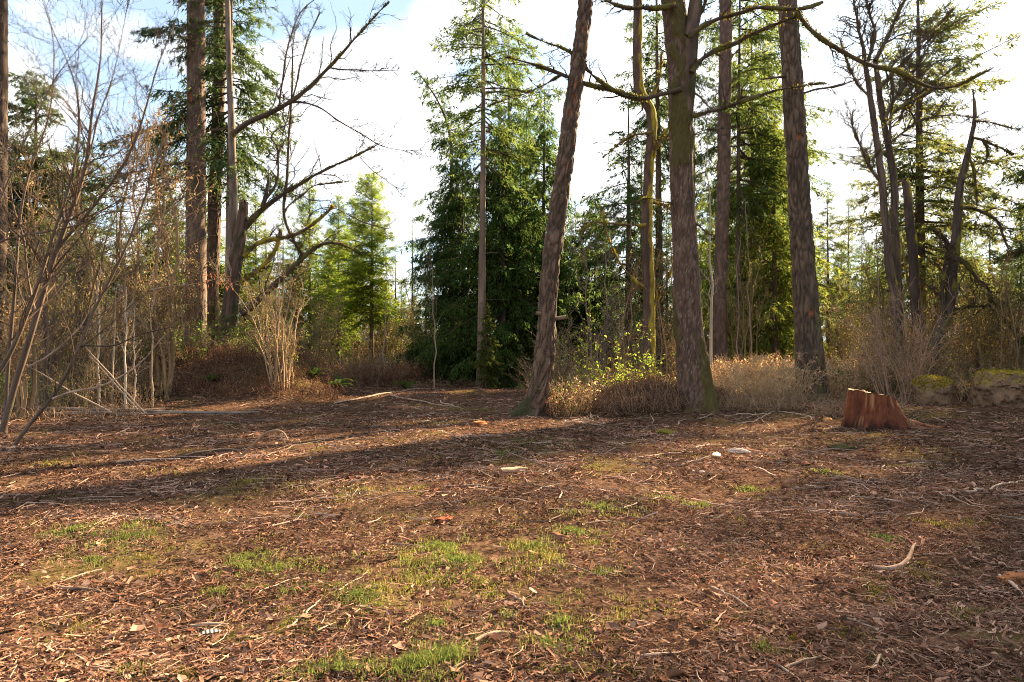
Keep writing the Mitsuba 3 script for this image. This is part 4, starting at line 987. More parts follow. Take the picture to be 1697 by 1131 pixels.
# ---------------------------------------------------------------- stump, rocks, mound, logs
st_ = thing('tree_stump', 'short red-brown cut tree stump with splayed roots', 'stump')
g = ground_at(1442, 14.6)
sides, kz = 120, 40
th = np.arange(sides) * 2 * np.pi / sides
hh = np.linspace(-0.12, 1, kz)
top = 0.63 + 0.03 * (meshkit.noise(np.stack([np.cos(th) * 5, np.sin(th) * 5, th * 0], -1), 77) - 0.5) + 0.05 * np.cos(th - 2.9) - 0.13 * np.clip((np.cos(th - 0.15) - 0.55) / 0.45, 0, 1)
Hz = hh[:, None] * top[None]
q = np.stack([np.cos(th)[None] * 6.5 + 0 * Hz, np.sin(th)[None] * 6.5 + 0 * Hz, Hz * 1.6], -1)
gr = meshkit.noise(q * np.array([0.55, 0.55, 0.6]), 3) * 0.25 + meshkit.noise(q * np.array([2.6, 2.6, 1.6]) + 4, 4) * 0.45 + meshkit.noise(q * np.array([7, 7, 9.0]) + 4, 4) * 0.3
rootw = np.clip(0.5 + 0.5 * np.cos(3 * th + 0.2), 0, 1) ** 2 + 1.6 * np.clip(np.cos(th - 6.15), 0, 1) ** 10
rad = 0.40 - 0.08 * np.clip(Hz / 0.7, 0, 1) + 0.05 * np.cos(2 * th + 0.6)[None] + (0.03 + 0.10 * rootw[None]) * np.exp(-np.maximum(Hz, 0) / 0.13) + 0.2 * (np.clip(np.cos(th + 0.15), 0, 1) ** 3)[None] * np.clip(1 - Hz / 0.8, 0, 1) ** 1.6 + (gr - 0.5) * (0.10 - 0.055 * np.clip(Hz / 0.7, 0, 1))
col = np.array([0.05, 0.016, 0.009]) + (np.array([0.165, 0.05, 0.022]) - np.array([0.05, 0.016, 0.009])) * np.clip(gr * 2.2 - 0.6, 0, 1)[..., None]
pale = np.clip((meshkit.noise(q * np.array([1.6, 1.6, 1.2]) + 9, 9) - 0.74) / 0.1, 0, 1)
col = col * (1 - 0.6 * pale[..., None]) + np.array([0.34, 0.17, 0.07]) * 0.6 * pale[..., None]
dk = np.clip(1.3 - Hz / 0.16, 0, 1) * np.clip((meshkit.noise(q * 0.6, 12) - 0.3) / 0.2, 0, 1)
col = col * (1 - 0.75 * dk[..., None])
V = np.stack([rad * np.cos(th)[None], rad * np.sin(th)[None], Hz], -1).reshape(-1, 3)
ii, jj = np.meshgrid(np.arange(kz - 1), np.arange(sides), indexing='ij')
qd = np.stack([ii * sides + jj, ii * sides + (jj + 1) % sides, (ii + 1) * sides + (jj + 1) % sides, (ii + 1) * sides + jj], -1).reshape(-1, 4)
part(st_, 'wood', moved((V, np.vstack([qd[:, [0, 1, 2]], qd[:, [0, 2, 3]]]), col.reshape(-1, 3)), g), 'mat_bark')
nr = 14
fr_ = np.linspace(1, 0.0, nr)
capV = np.stack([fr_[:, None] * (rad[-1] * np.cos(th))[None], fr_[:, None] * (rad[-1] * np.sin(th))[None], np.repeat((top * hh[-1])[None], nr, 0) * (0.3 + 0.7 * fr_[:, None] ** 0) - 0.02 * (1 - fr_[:, None])], -1)
ctr = float((top * hh[-1]).mean())
capV[..., 2] = ctr + (top[None] - ctr) * fr_[:, None] + 0.012 * meshkit.noise(capV * 14, 3) + 0.002
ring = 0.75 + 0.35 * (np.sin(fr_ * 46) * 0.5 + 0.5)
capC = np.array([0.24, 0.15, 0.09])[None, None] * (ring[:, None] * (0.8 + 0.4 * meshkit.noise(capV * 7, 5)))[..., None]
ii, jj = np.meshgrid(np.arange(nr - 1), np.arange(sides), indexing='ij')
qd = np.stack([ii * sides + jj, ii * sides + (jj + 1) % sides, (ii + 1) * sides + (jj + 1) % sides, (ii + 1) * sides + jj], -1).reshape(-1, 4)
part(st_, 'cut_top', moved((capV.reshape(-1, 3), np.vstack([qd[:, [0, 1, 2]], qd[:, [0, 2, 3]]]), capC.reshape(-1, 3)), g), 'mat_bark')
for q_, (a, l, w_) in enumerate([(-0.12, 0.95, 0.085), (-0.42, 0.75, 0.06)]):
    v = np.linspace(0, 1, 10)
    p = np.stack([math.cos(a + 0.0) * (0.36 + l * v), math.sin(a) * (0.36 + l * v) + 0.05 * np.sin(v * 4 + q_), 0.12 * (1 - v) ** 2 - 0.05 * v + 0.02], -1)
    gz = gh(p[:, 0] + g[0], p[:, 1] + g[1]) - g[2]
    p[:, 2] += gz
    part(st_, 'root', moved(trunk(p, w_ * np.array([1.2, 0.9, 0.6, 0.25]), 14, 0.05, 640 + q_, furrow=0.02, fh=16, fv=3, flare=0, light=(0.27, 0.11, 0.05), dark=(0.08, 0.035, 0.02), lump=0.06), g), 'mat_bark')


def rock(seed, sx, sy, sz, flat=0.75, moss=(0.17, 0.15, 0.022), stone=(0.12, 0.085, 0.06)):
    m = trimesh.creation.icosphere(subdivisions=5, radius=1.0)
    v = np.array(m.vertices)
    n = meshkit.fbm(v * 1.3 + seed, 4, seed) - 0.5
    v = np.sign(v) * np.abs(v) ** 0.75 * (1 + 0.6 * n[:, None])
    v[:, 2] = np.where(v[:, 2] > flat, flat + (v[:, 2] - flat) * 0.25, v[:, 2])
    v += (meshkit.fbm(v * 5 + 3, 4, seed + 2) - 0.5)[:, None] * 0.22
    v += (meshkit.fbm(v * 16 + 3, 2, seed + 3) - 0.5)[:, None] * 0.06
    v = v * np.array([sx, sy, sz])
    v[:, 2] -= np.clip(v[:, 0] / sx, -0.1, 1.2) * 0.3 * sz + np.abs(meshkit.fbm(v * 2.2 + 8, 3, seed + 4) - 0.5) * 0.25
    nn = np.array(trimesh.Trimesh(v, m.faces, process=False).vertex_normals)
    mk = np.clip((nn[:, 2] - 0.6) / 0.35 + (meshkit.fbm(v * 4, 4, seed + 5) - 0.5) * 1.6, 0, 1)[:, None]
    c = np.array(stone) * (0.6 + 0.8 * meshkit.fbm(v * 7, 3, seed + 6))[:, None]
    c = c * (1 - mk) + np.array(moss) * (0.6 + 0.8 * meshkit.noise(v * 18, seed + 8))[:, None] * mk
    return v, np.array(m.faces), c


for (px, d, sx, sy, sz, lift, lab, sd, yaw) in [(1672, 17.6, 0.74, 0.7, 0.70, 0.0, 'large moss-topped rock at the right edge of the clearing', 11, 0.3), (1548, 18.4, 0.42, 0.45, 0.55, 0.0, 'smaller moss-topped rock between the stump and the large mossy rock', 2, 0.8)]:
    t = thing('mossy_rock', lab, 'rock')
    me = moved(rock(sd, sx, sy, sz, 0.9, (0.24, 0.19, 0.035), (0.15, 0.10, 0.066)), ground_at(px, d) + np.array([0, 0, lift + 0.1]), yaw)
    part(t, 'stone', me, 'mat_plain')
    rng = np.random.default_rng(sd)
    nn = np.array(trimesh.Trimesh(me[0], me[1], process=False).vertex_normals)
    ok = np.nonzero(nn[:, 2] + 0.35 * meshkit.fbm(me[0] * 3, 3, 5) > 0.68)[0]
    ii = rng.choice(ok, 3500)
    d_ = unit(nn[ii] + rng.normal(0, 0.6, (3500, 3)))
    l_ = rng.uniform(0.015, 0.05, 3500)
    V, F = rhombi(me[0][ii] + rng.normal(0, 0.015, (3500, 3)), d_, l_, l_ * 0.5, perp(d_, rng))
    part(t, 'moss', (V, F, np.repeat(np.array([0.28, 0.22, 0.035]) * rng.uniform(0.5, 1.4, (3500, 1)), 4, 0)), 'mat_leaf', kind='stuff')


def strands(seed, spots, n, L, r, col, k=4, lift=(0.05, 0.5), lie=0.7):
    """Dead stalks lying every which way on the ground."""
    rng = np.random.default_rng(seed)
    P = []
    for (px0, px1, d0, d1, frac) in spots:
        m = int(n * frac)
        d = rng.uniform(d0, d1, m)
        x = (rng.uniform(px0, px1, m) - CX) / FOC * d
        b = np.stack([x, d, gh(x, d)], -1)
        a = rng.uniform(0, 6.28, m)
        l = L * rng.uniform(0.4, 1.2, m)
        v = np.linspace(0, 1, k)
        h = rng.uniform(*lift, m)
        q = b[:, None] + np.stack([np.cos(a)[:, None] * v * l[:, None] * lie, np.sin(a)[:, None] * v * l[:, None] * lie, (h[:, None] * np.sin(v * 2.6)[None]) + 0 * v], -1)
        gz = gh(q[..., 0], q[..., 1])
        q[..., 2] = np.maximum(q[..., 2], gz + 0.01) + rng.uniform(0, 0.02, (m, 1))
        P.append(q[:, ::1])
    P = np.vstack(P)
    return tubes(P, np.full(P.shape[:2], r) * rng.uniform(0.6, 1.3, (len(P), 1)), 3, np.asarray(col), 0.4, rng)


def stuff(name, mesh, mat, label, category, smooth=True):
    put(name, mesh, mat, smooth)
    labels[name] = {'label': label, 'category': category, 'kind': 'stuff'}


stuff('dead_stalks', cat([strands(21, [(1005, 1125, 17.0, 18.8, 1.0), (1125, 1200, 17.9, 18.6, 0.15)], 2400, 0.6, 0.004, (0.17, 0.11, 0.075), lift=(0.05, 0.45)),
                          strands(22, [(1180, 1330, 17.2, 20.0, 1.0)], 1300, 0.5, 0.004, (0.24, 0.165, 0.105), lift=(0.05, 0.35)),
                          strands(23, [(240, 560, 20.3, 24.5, 1.0)], 2600, 0.5, 0.0045, (0.13, 0.075, 0.05), lift=(0.05, 0.4)),
                          strands(24, [(560, 960, 27.5, 31, 0.4), (1350, 1500, 15.8, 19, 0.3), (0, 240, 16, 19, 0.4)], 1300, 0.6, 0.005, (0.22, 0.15, 0.1), lift=(0.03, 0.3))]),
      'mat_plain', 'tangle of dead brown stalks over the mound and bank', 'stalks')


def stick(pts, depth_list, r, seed, col, sides=9, k=20, lift=0.0, rough=0.02):
    """A stick lying on the ground through photo pixels' columns at given depths: pts = px list, lift = heights above the ground."""
    rng = np.random.default_rng(seed)
    px, d = np.asarray(pts, float), np.asarray(depth_list, float)
    u = np.linspace(0, 1, len(px))
    uu = np.linspace(0, 1, k)
    x, y = np.interp(uu, u, (px - CX) / FOC * d), np.interp(uu, u, d)
    lf = np.interp(uu, np.linspace(0, 1, len(np.atleast_1d(lift))), np.atleast_1d(lift))
    P = np.stack([x, y, gh(x, y) + r * 0.6 + lf], -1)
    L = np.linalg.norm(P[-1] - P[0])
    w = rng.normal(0, rough * 0.25, P.shape) * min(L, 1.5)
    P = P + w * np.array([1, 1, 0.3])
    R = r * np.array([1.0, 0.95, 0.85, 0.7, 0.5])
    return trunk(P, R, sides, max(L / 40, 0.012), seed, furrow=r * 0.3, fh=0.5 / r, fv=4, flare=0, light=tuple(np.asarray(col) * 1.15), dark=tuple(np.asarray(col) * 0.5), lump=0.06)


def depth_of(py):
    return EYE * FOC / (py - CY)


lg = thing('fallen_pole', 'long grey fallen pole lying across the left edge of the clearing', 'log')
part(lg, 'trunk', stick([22, 130, 260, 430], [17.2, 17.3, 17.4, 17.7], 0.05, 650, (0.19, 0.155, 0.13), 12, 40, [0.12, 0.1, 0.08, 0.02]), 'mat_bark')
for q_, (a, b, lab) in enumerate([(((40, 230)), ((16.9, 16.7)), 'thin fallen pole in front of the long grey pole'), ((90, 280), (17.0, 17.9), 'thin fallen pole crossing behind the long grey pole'), ((150, 330), (16.8, 16.9), 'short dark pole nearest the leaf litter at left')]):
    t = thing('fallen_pole', lab, 'log')
    part(t, 'trunk', stick(a, b, 0.028, 655 + q_, (0.24, 0.18, 0.14), 9, 24, [0.05, 0.12]), 'mat_bark')
for q_, (p0, p1, d, lab) in enumerate([((20, 592), (195, 690), 16.8, 'straight thin dead pole slanting down to the long fallen pole'), ((137, 570), (245, 690), 17.0, 'pale slanting dead stem right of the dark snag'), ((150, 590), (238, 690), 17.6, 'second pale slanting stem beside the first')]):
    t = thing('leaning_pole', lab, 'pole')
    A, B = at(*p0, d), at(*p1, d)
    P = np.linspace(A, B, 8) + np.random.default_rng(q_).normal(0, 0.012, (8, 3))
    part(t, 'stem', tubes(P[None], np.linspace(0.009, 0.02, 8)[None], 7, np.array([0.3, 0.235, 0.18])), 'mat_plain')

# named pieces on the ground
t = thing('bent_branch', 'pale bent branch arching off the ground at left', 'branch')
P = path3([(400, 760), (412, 746), (430, 730), (450, 717), (463, 716), (474, 726), (477, 733)], 11.2, 24, 0.006, 5)
P[:, 2] += gh(P[0, 0], P[0, 1]) + 0.02 - P[0, 2]
part(t, 'wood', trunk(P, np.array([0.026, 0.026, 0.022, 0.018, 0.012]), 12, 0.03, 660, furrow=0.006, fh=14, flare=0, light=(0.36, 0.25, 0.17), dark=(0.12, 0.08, 0.055)), 'mat_bark')
t = thing('curved_branch', 'curved pinkish-brown branch piece lying in the right foreground', 'branch')
part(t, 'wood', stick([1446, 1470, 1495, 1508, 1515], [5.62, 5.58, 5.62, 5.75, 5.95], 0.02, 661, (0.26, 0.165, 0.12), 12, 24, [0, 0.0, 0.01, 0.03, 0.06]), 'mat_bark')
t = thing('bark_slab', 'pale tan slab of split wood lying in the middle of the clearing', 'wood')
part(t, 'wood', stick([830, 845, 862, 875], [9.35, 9.4, 9.5, 9.5], 0.038, 662, (0.5, 0.36, 0.22), 8, 16), 'mat_bark')


def chunk(seed, loc, s, col):
    m = trimesh.creation.icosphere(subdivisions=3)
    v = np.array(m.vertices)
    v = v * (1 + 1.5 * (meshkit.fbm(v * 1.7 + seed, 3, seed) - 0.5)[:, None])
    v = v + (meshkit.noise(v * np.array([1.2, 4, 4]) + seed, seed + 9)[:, None] - 0.5) * 0.5
    v = np.sign(v) * np.abs(v) ** 0.7 * np.asarray(s)
    c = np.asarray(col) * (0.6 + 0.8 * meshkit.fbm(v * 30, 3, seed + 3))[:, None]
    return moved((v, np.array(m.faces), c), loc, seed * 1.3)


for (nm, px, py, s, col, lab, ct, sd) in [
        ('wood_chunk', 1187, 753, (0.13, 0.06, 0.03), (0.6, 0.5, 0.43), 'bright white broken wood chunk in the sunny spot right of centre', 'wood', 1),
        ('wood_chunk', 1222, 746, (0.15, 0.04, 0.035), (0.6, 0.48, 0.4), 'pale splintered wood piece just right of the bright white chunk', 'wood', 2),
        ('wood_chunk', 797, 705, (0.16, 0.09, 0.06), (0.42, 0.17, 0.08), 'orange-red rotten wood chunk near the foot of the leaning trunk', 'wood', 3),
        ('wood_chunk', 925, 895, (0.075, 0.04, 0.03), (0.16, 0.085, 0.055), 'short brown cut wood plug in the middle foreground', 'wood', 4),
        ('wood_chunk', 1680, 965, (0.10, 0.05, 0.04), (0.22, 0.10, 0.05), 'red-brown bark chunk at the right edge of the foreground', 'wood', 5),
        ('wood_chunk', 1335, 768, (0.09, 0.05, 0.03), (0.14, 0.07, 0.045), 'dark brown bark piece below the red stump', 'wood', 6),
        ('wood_chunk', 1158, 786, (0.07, 0.03, 0.02), (0.42, 0.36, 0.33), 'grey flat wood piece below the bright white chunk', 'wood', 7),
        ('wood_chunk', 735, 865, (0.10, 0.04, 0.03), (0.15, 0.06, 0.04), 'dark red bark flake left of the middle', 'wood', 8),
        ('wood_chunk', 1372, 703, (0.13, 0.05, 0.05), (0.42, 0.24, 0.11), 'orange-tan splinter heap at the left foot of the red stump', 'wood', 11),
        ('wood_chunk', 1352, 716, (0.12, 0.05, 0.035), (0.10, 0.055, 0.035), 'dark rotten wood piece left of the red stump', 'wood', 12),
        ('wood_chunk', 1440, 716, (0.17, 0.06, 0.04), (0.03, 0.02, 0.015), 'charred black wood at the front foot of the red stump', 'wood', 13),
        ('wood_chunk', 1265, 660, (0.28, 0.16, 0.2), (0.06, 0.045, 0.022), 'rotten mossy root clod right of the front maple', 'wood', 14),
        ('moss_clump', 1395, 740, (0.16, 0.12, 0.05), (0.05, 0.05, 0.025), 'low mossy clod below the red stump', 'moss', 9),
        ('moss_clump', 1105, 715, (0.2, 0.14, 0.05), (0.09, 0.09, 0.02), 'green moss cushion in front of the mound', 'moss', 10)]:
    d = depth_of(py)
    g = ground_at(px, d)
    t = thing(nm, lab, ct)
    put(t, chunk(sd, g + np.array([0, 0, s[2] * 0.5]), s, col), 'mat_plain')
# a striped feather
t = thing('feather', 'small black and white barred feather on the litter at lower left', 'feather')
d = depth_of(1066)
g = ground_at(345, d)
v = np.linspace(0, 1, 24)
w = 0.018 * np.sin(np.clip(v * 1.05, 0, 1) * np.pi) ** 0.6 + 0.001
sp = np.stack([0.11 * v - 0.05, 0.05 * v, 0.035 + 0.02 * v * (1 - v) * 4 * 0.5], -1)
sd_ = unit(np.array([-0.05, 0.11, 0.03]))
V = np.concatenate([sp - sd_ * w[:, None], sp, sp + sd_ * w[:, None]])
n = 24
F = np.array([[a * n + i_, a * n + i_ + 1, (a + 1) * n + i_ + 1] for a in (0, 1) for i_ in range(n - 1)] + [[a * n + i_, (a + 1) * n + i_ + 1, (a + 1) * n + i_] for a in (0, 1) for i_ in range(n - 1)])
bars = np.where((np.arange(n) // 2) % 2 == 0, 0.34, 0.04)
put(t, (V + g, F, np.repeat(np.tile(bars, 3)[:, None], 3, 1)), 'mat_plain')

STICKS = [  # px0, py0, px1, py1, radius, tone, label
    (150, 858, 290, 852, .011, .22, 'long straight thin stick lying level in the left foreground'),
    (97, 978, 165, 985, .02, .17, 'thick short stick near the left edge of the foreground'),
    (90, 968, 170, 944, .007, .4, 'pale reed-like stalk above the thick short stick'),
    (430, 990, 500, 958, .007, .4, 'slanting tan stalk left of the middle foreground'),
    (315, 1043, 378, 1043, .016, .34, 'pale stub of stick in the lower left foreground'),
    (620, 780, 788, 806, .009, .34, 'long curving pale twig left of the middle'),
    (760, 770, 880, 757, .015, .2, 'dark stick with pale upper side in the middle of the clearing'),
    (640, 660, 760, 678, .03, .34, 'pale fallen limb at the far edge of the clearing'),
    (555, 672, 700, 646, .035, .34, 'pale fallen limb slanting at the far left edge of the clearing'),
    (728, 667, 768, 679, .02, .45, 'pale slanting stick at the far end of the clearing'),
    (900, 797, 945, 777, .009, .3, 'twig slanting up near the middle of the clearing'),
    (1035, 852, 1100, 828, .010, .42, 'pale curved twig right of the middle'),
    (972, 873, 1020, 871, .010, .36, 'grey level stick in the middle right'),
    (935, 937, 1005, 966, .007, .42, 'pale thin curved twig right of the grass patches'),
    (1337, 860, 1410, 856, .012, .42, 'pale grey level stick in the right of the foreground'),
    (1180, 975, 1247, 1008, .011, .42, 'pale straight stick slanting down in the right foreground'),
    (1165, 866, 1212, 880, .011, .16, 'dark short stick right of the middle'),
    (1300, 1105, 1360, 1085, .012, .3, 'tan broken stick at the lower right'),
    (1440, 1112, 1480, 1070, .014, .36, 'tan split stick at the lower right edge'),
    (1270, 1090, 1330, 1130, .011, .3, 'reddish slanting stalk at the bottom right'),
    (1655, 960, 1697, 985, .018, .36, 'pale stick on the red-brown bark chunk'),
    (842, 990, 880, 1020, .012, .3, 'brown stick in the centre foreground'),
    (785, 1072, 850, 1052, .016, .3, 'brown stick piece in the centre of the near foreground'),
    (795, 1108, 845, 1090, .009, .4, 'pale hooked twig at the bottom centre'),
    (1055, 1095, 1125, 1088, .010, .5, 'whitish stick at the bottom right of centre'),
    (740, 1128, 775, 1110, .012, .25, 'grey stick at the bottom of the view'),
    (1600, 820, 1697, 800, .02, .42, 'pale broken limb near the right edge'),
    (1540, 815, 1640, 855, .012, .3, 'thin slanting limb near the right edge'),
    (1060, 762, 1150, 748, .014, .36, 'pale stick just left of the bright white chunk'),
    (1150, 742, 1180, 735, .016, .45, 'pale stick behind the bright white chunk'),
    (1250, 690, 1290, 720, .012, .3, 'thin stick leaning on the litter left of the stump'),
    (930, 700, 985, 690, .014, .34, 'twig right of the leaning trunk foot'),
    (1010, 738, 1090, 725, .012, .3, 'dark twig below the mound'),
    (640, 900, 700, 905, .010, .3, 'short twig above the grass patches'),
    (560, 1000, 610, 955, .007, .4, 'slanting reed stalk beside the left grass tufts'),
    (1395, 1020, 1500, 1060, .008, .25, 'thin dark stalk in the right foreground'),
    (480, 1060, 530, 1010, .008, .4, 'tan stalk pointing away in the left foreground'),
    (190, 766, 300, 757, .02, .45, 'pale sunlit split branch lying at left'),
    (300, 752, 420, 742, .012, .4, 'pale sunlit twig right of the split branch'),
    (380, 700, 480, 698, .022, .12, 'dark broken branch lying below the bank'),
    (435, 755, 560, 725, .014, .15, 'dark twisted branch right of the pale bent branch')]
for q_, (x0, y0, x1, y1, r, tone, lab) in enumerate(STICKS):
    rng = np.random.default_rng(800 + q_)
    d0, d1 = depth_of(y0), depth_of(y1)
    t = thing('stick', lab, 'stick')
    bow = rng.normal(0, 0.04) * abs(d1 - d0 + 0.3)
    mid = (0.5 * (x0 + x1), 0.5 * (d0 + d1) + bow)
    tone = tone * 0.9
    put(t, stick([x0, mid[0], x1], [d0, mid[1], d1], r * 0.68, 800 + q_, np.array([tone, tone * 0.74, tone * 0.57]), 8, 16, [0.015, 0.025, 0.015], 0.09), 'mat_bark')

rng = np.random.default_rng(909)
for q_ in range(56):
    d0 = rng.uniform(7.5, 20)
    x0 = rng.uniform(60, 1640) if q_ < 36 else rng.uniform(930, 1400)
    d0 = d0 if q_ < 36 else rng.uniform(15, 17.3)
    a, l = rng.uniform(0, 6.28), rng.uniform(0.25, 0.9)
    xw = (x0 - CX) / FOC * d0
    x1, d1 = xw + math.cos(a) * l, d0 + math.sin(a) * l
    px1 = CX + x1 / d1 * FOC
    tone = rng.uniform(0.15, 0.42)
    t = thing('stick', ('pale' if tone > 0.32 else 'tan' if tone > 0.23 else 'dark') + ' loose broken stick on the ' + ('left side' if x0 < 600 else 'middle' if x0 < 1000 else 'right of middle' if x0 < 1250 else 'right side') + ' of the litter, ' + ('near the brush' if d0 > 14.5 else 'halfway back' if d0 > 10 else 'towards the front'), 'stick', 'loose sticks on the litter')
    put(t, stick([x0, 0.5 * (x0 + px1) + rng.normal(0, 3), px1], [d0, 0.5 * (d0 + d1), d1], rng.uniform(0.005, 0.012), 1000 + q_, np.array([tone, tone * 0.76, tone * 0.6]), 7, 10, [0.0, rng.uniform(0.02, 0.08), rng.uniform(0.02, 0.15)], 0.1), 'mat_bark')

# ---------------------------------------------------------------- litter, twigs, grass


def scatter(n, rng, d0, d1, power=1.0, margin=1.08):
    """Points on the ground that the view covers, denser near by."""
    u = rng.uniform(0, 1, n)
    d = d0 * (d1 / d0) ** (u ** power)
    x = rng.uniform(-1, 1, n) * (CX / FOC * margin * d + 0.3)
    p = np.stack([x, d, x * 0], -1)
    keep = rng.uniform(0, 1, n) < np.clip((meshkit.fbm(p * 1.6, 4, 71) - 0.30) / 0.22, 0.18, 1)
    x, d = x[keep], d[keep]
    return x, d


def frame_on(n, rng, tilt):
    nrm = unit(np.stack([rng.normal(0, tilt, n), rng.normal(0, tilt, n), np.ones(n)], -1))
    a = rng.uniform(0, 2 * np.pi, n)
    d = np.stack([np.cos(a), np.sin(a), a * 0], -1)
    d = unit(d - (d * nrm).sum(-1, keepdims=True) * nrm)
    return nrm, d


def tone_of(x, y, rng, base, vary=0.35):
    n = len(x)
    b = np.asarray(base)[rng.integers(len(base), size=n)]
    patch = meshkit.fbm(np.stack([x * 0.8, y * 0.8, x * 0], -1) + 40, 3, 50)
    return b * rng.uniform(1 - vary, 1 + vary, (n, 1)) * (0.25 + 1.05 * patch)[:, None] * np.array([0.95, 0.88, 0.92])


BROWN = [(0.18, 0.11, 0.075), (0.11, 0.066, 0.046), (0.28, 0.18, 0.125), (0.21, 0.13, 0.09), (0.42, 0.30, 0.215), (0.08, 0.05, 0.036), (0.32, 0.21, 0.15), (0.22, 0.11, 0.07), (0.15, 0.095, 0.066)]


def litter_leaves(n, seed, d0, d1, size, power):
    rng = np.random.default_rng(seed)
    x, y = scatter(n, rng, d0, d1, power)
    n = len(x)
    z = gh(x, y) + rng.uniform(0.002, 0.03, n)
    nrm, d = frame_on(n, rng, 0.42)
    w = np.cross(nrm, d)
    l = size * rng.uniform(0.5, 1.3, n)[:, None]
    wd = l * rng.uniform(0.35, 0.75, (n, 1))
    c = np.stack([x, y, z], -1)
    curl = nrm * l * rng.uniform(-0.25, 0.35, (n, 1))
    V = np.stack([c - d * l * 0.5 + curl * 0.5, c - d * l * 0.1 + w * wd * 0.5 + curl, c + d * l * 0.25 + w * wd * 0.35 + curl * 0.7, c + d * l * 0.5 + curl * rng.uniform(-0.6, 1.2, (n, 1)),
                  c + d * l * 0.25 - w * wd * 0.4 + curl * 0.8, c - d * l * 0.1 - w * wd * 0.5 + curl * 0.9, c], 1)
    b = (np.arange(n) * 7)[:, None]
    F = np.vstack([b + t for t in ([6, 0, 1], [6, 1, 2], [6, 2, 3], [6, 3, 4], [6, 4, 5], [6, 5, 0])])
    return V.reshape(-1, 3), F, np.repeat(tone_of(x, y, rng, BROWN), 7, 0)


def litter_chips(n, seed, d0, d1, size, power, base=BROWN, tilt=0.35):
    rng = np.random.default_rng(seed)
    x, y = scatter(n, rng, d0, d1, power)
    n = len(x)
    z = gh(x, y) + rng.uniform(0.0, 0.03, n)
    nrm, d = frame_on(n, rng, tilt)
    w = np.cross(nrm, d)
    l = size * rng.uniform(0.4, 1.6, (n, 1))
    wd = l * rng.uniform(0.05, 0.24, (n, 1))
    c = np.stack([x, y, z], -1)
    h = nrm * l * rng.uniform(-0.1, 0.12, (n, 1))
    V = np.stack([c - d * l * .5 - w * wd * .5, c - d * l * .5 + w * wd * .4 + h, c + d * l * .5 + w * wd * .3, c + d * l * .5 - w * wd * .4 + h], 1)
    b = (np.arange(n) * 4)[:, None]
    F = np.vstack([b + t for t in ([0, 1, 2], [0, 2, 3])])
    return V.reshape(-1, 3), F, np.repeat(tone_of(x, y, rng, base), 4, 0)


def litter_twigs(n, seed, d0, d1, length, r, power, base=BROWN):
    rng = np.random.default_rng(seed)
    x, y = scatter(n, rng, d0, d1, power)
    n = len(x)
    a = rng.uniform(0, 2 * np.pi, n)
    l = length * rng.uniform(0.3, 1.6, n)
    v = np.linspace(-0.5, 0.5, 3)
    bend = rng.normal(0, 0.12, n)
    px = x[:, None] + (np.cos(a) * l)[:, None] * v - (np.sin(a) * l * bend)[:, None] * (v * v * 4)
    py = y[:, None] + (np.sin(a) * l)[:, None] * v + (np.cos(a) * l * bend)[:, None] * (v * v * 4)
    pz = gh(px, py) + rng.uniform(0.004, 0.035, (n, 1)) + rng.normal(0, 0.06, (n, 1)) * l[:, None] * v
    R = r * rng.uniform(0.5, 1.5, (n, 1)) * np.array([1, 0.9, 0.5])
    return tubes(np.stack([px, py, pz], -1), R, 3, tone_of(x, y, rng, base, 0.4))


stuff('leaf_litter', cat([litter_leaves(17000, 901, 3.2, 9, 0.036, 0.9), litter_leaves(2200, 911, 3.2, 12, 0.075, 0.9), litter_leaves(22000, 902, 8, 30, 0.065, 0.8)]), 'mat_litter', 'dead brown leaves strewn over the clearing', 'leaves', smooth=False)
stuff('wood_chips', cat([litter_chips(150000, 903, 3.2, 10, 0.034, 0.95), litter_chips(16000, 913, 3.2, 10, 0.08, 0.95), litter_chips(76000, 904, 9, 32, 0.085, 0.8)]), 'mat_litter', 'shredded wood and bark chips covering the clearing', 'chips', smooth=False)
PALE = [(0.30, 0.22, 0.155), (0.42, 0.31, 0.22), (0.2, 0.14, 0.1), (0.5, 0.39, 0.29), (0.15, 0.1, 0.07), (0.36, 0.2, 0.12)]
stuff('twig_litter', cat([litter_twigs(13000, 905, 3.2, 10, 0.11, 0.0024, 0.95, PALE), litter_twigs(11000, 906, 8, 30, 0.2, 0.0045, 0.8, PALE), litter_twigs(2600, 907, 7, 24, 0.35, 0.006, 0.9, [(0.4, 0.31, 0.24), (0.3, 0.22, 0.17), (0.46, 0.37, 0.3)])]), 'mat_plain', 'small broken twigs strewn over the clearing', 'twigs')


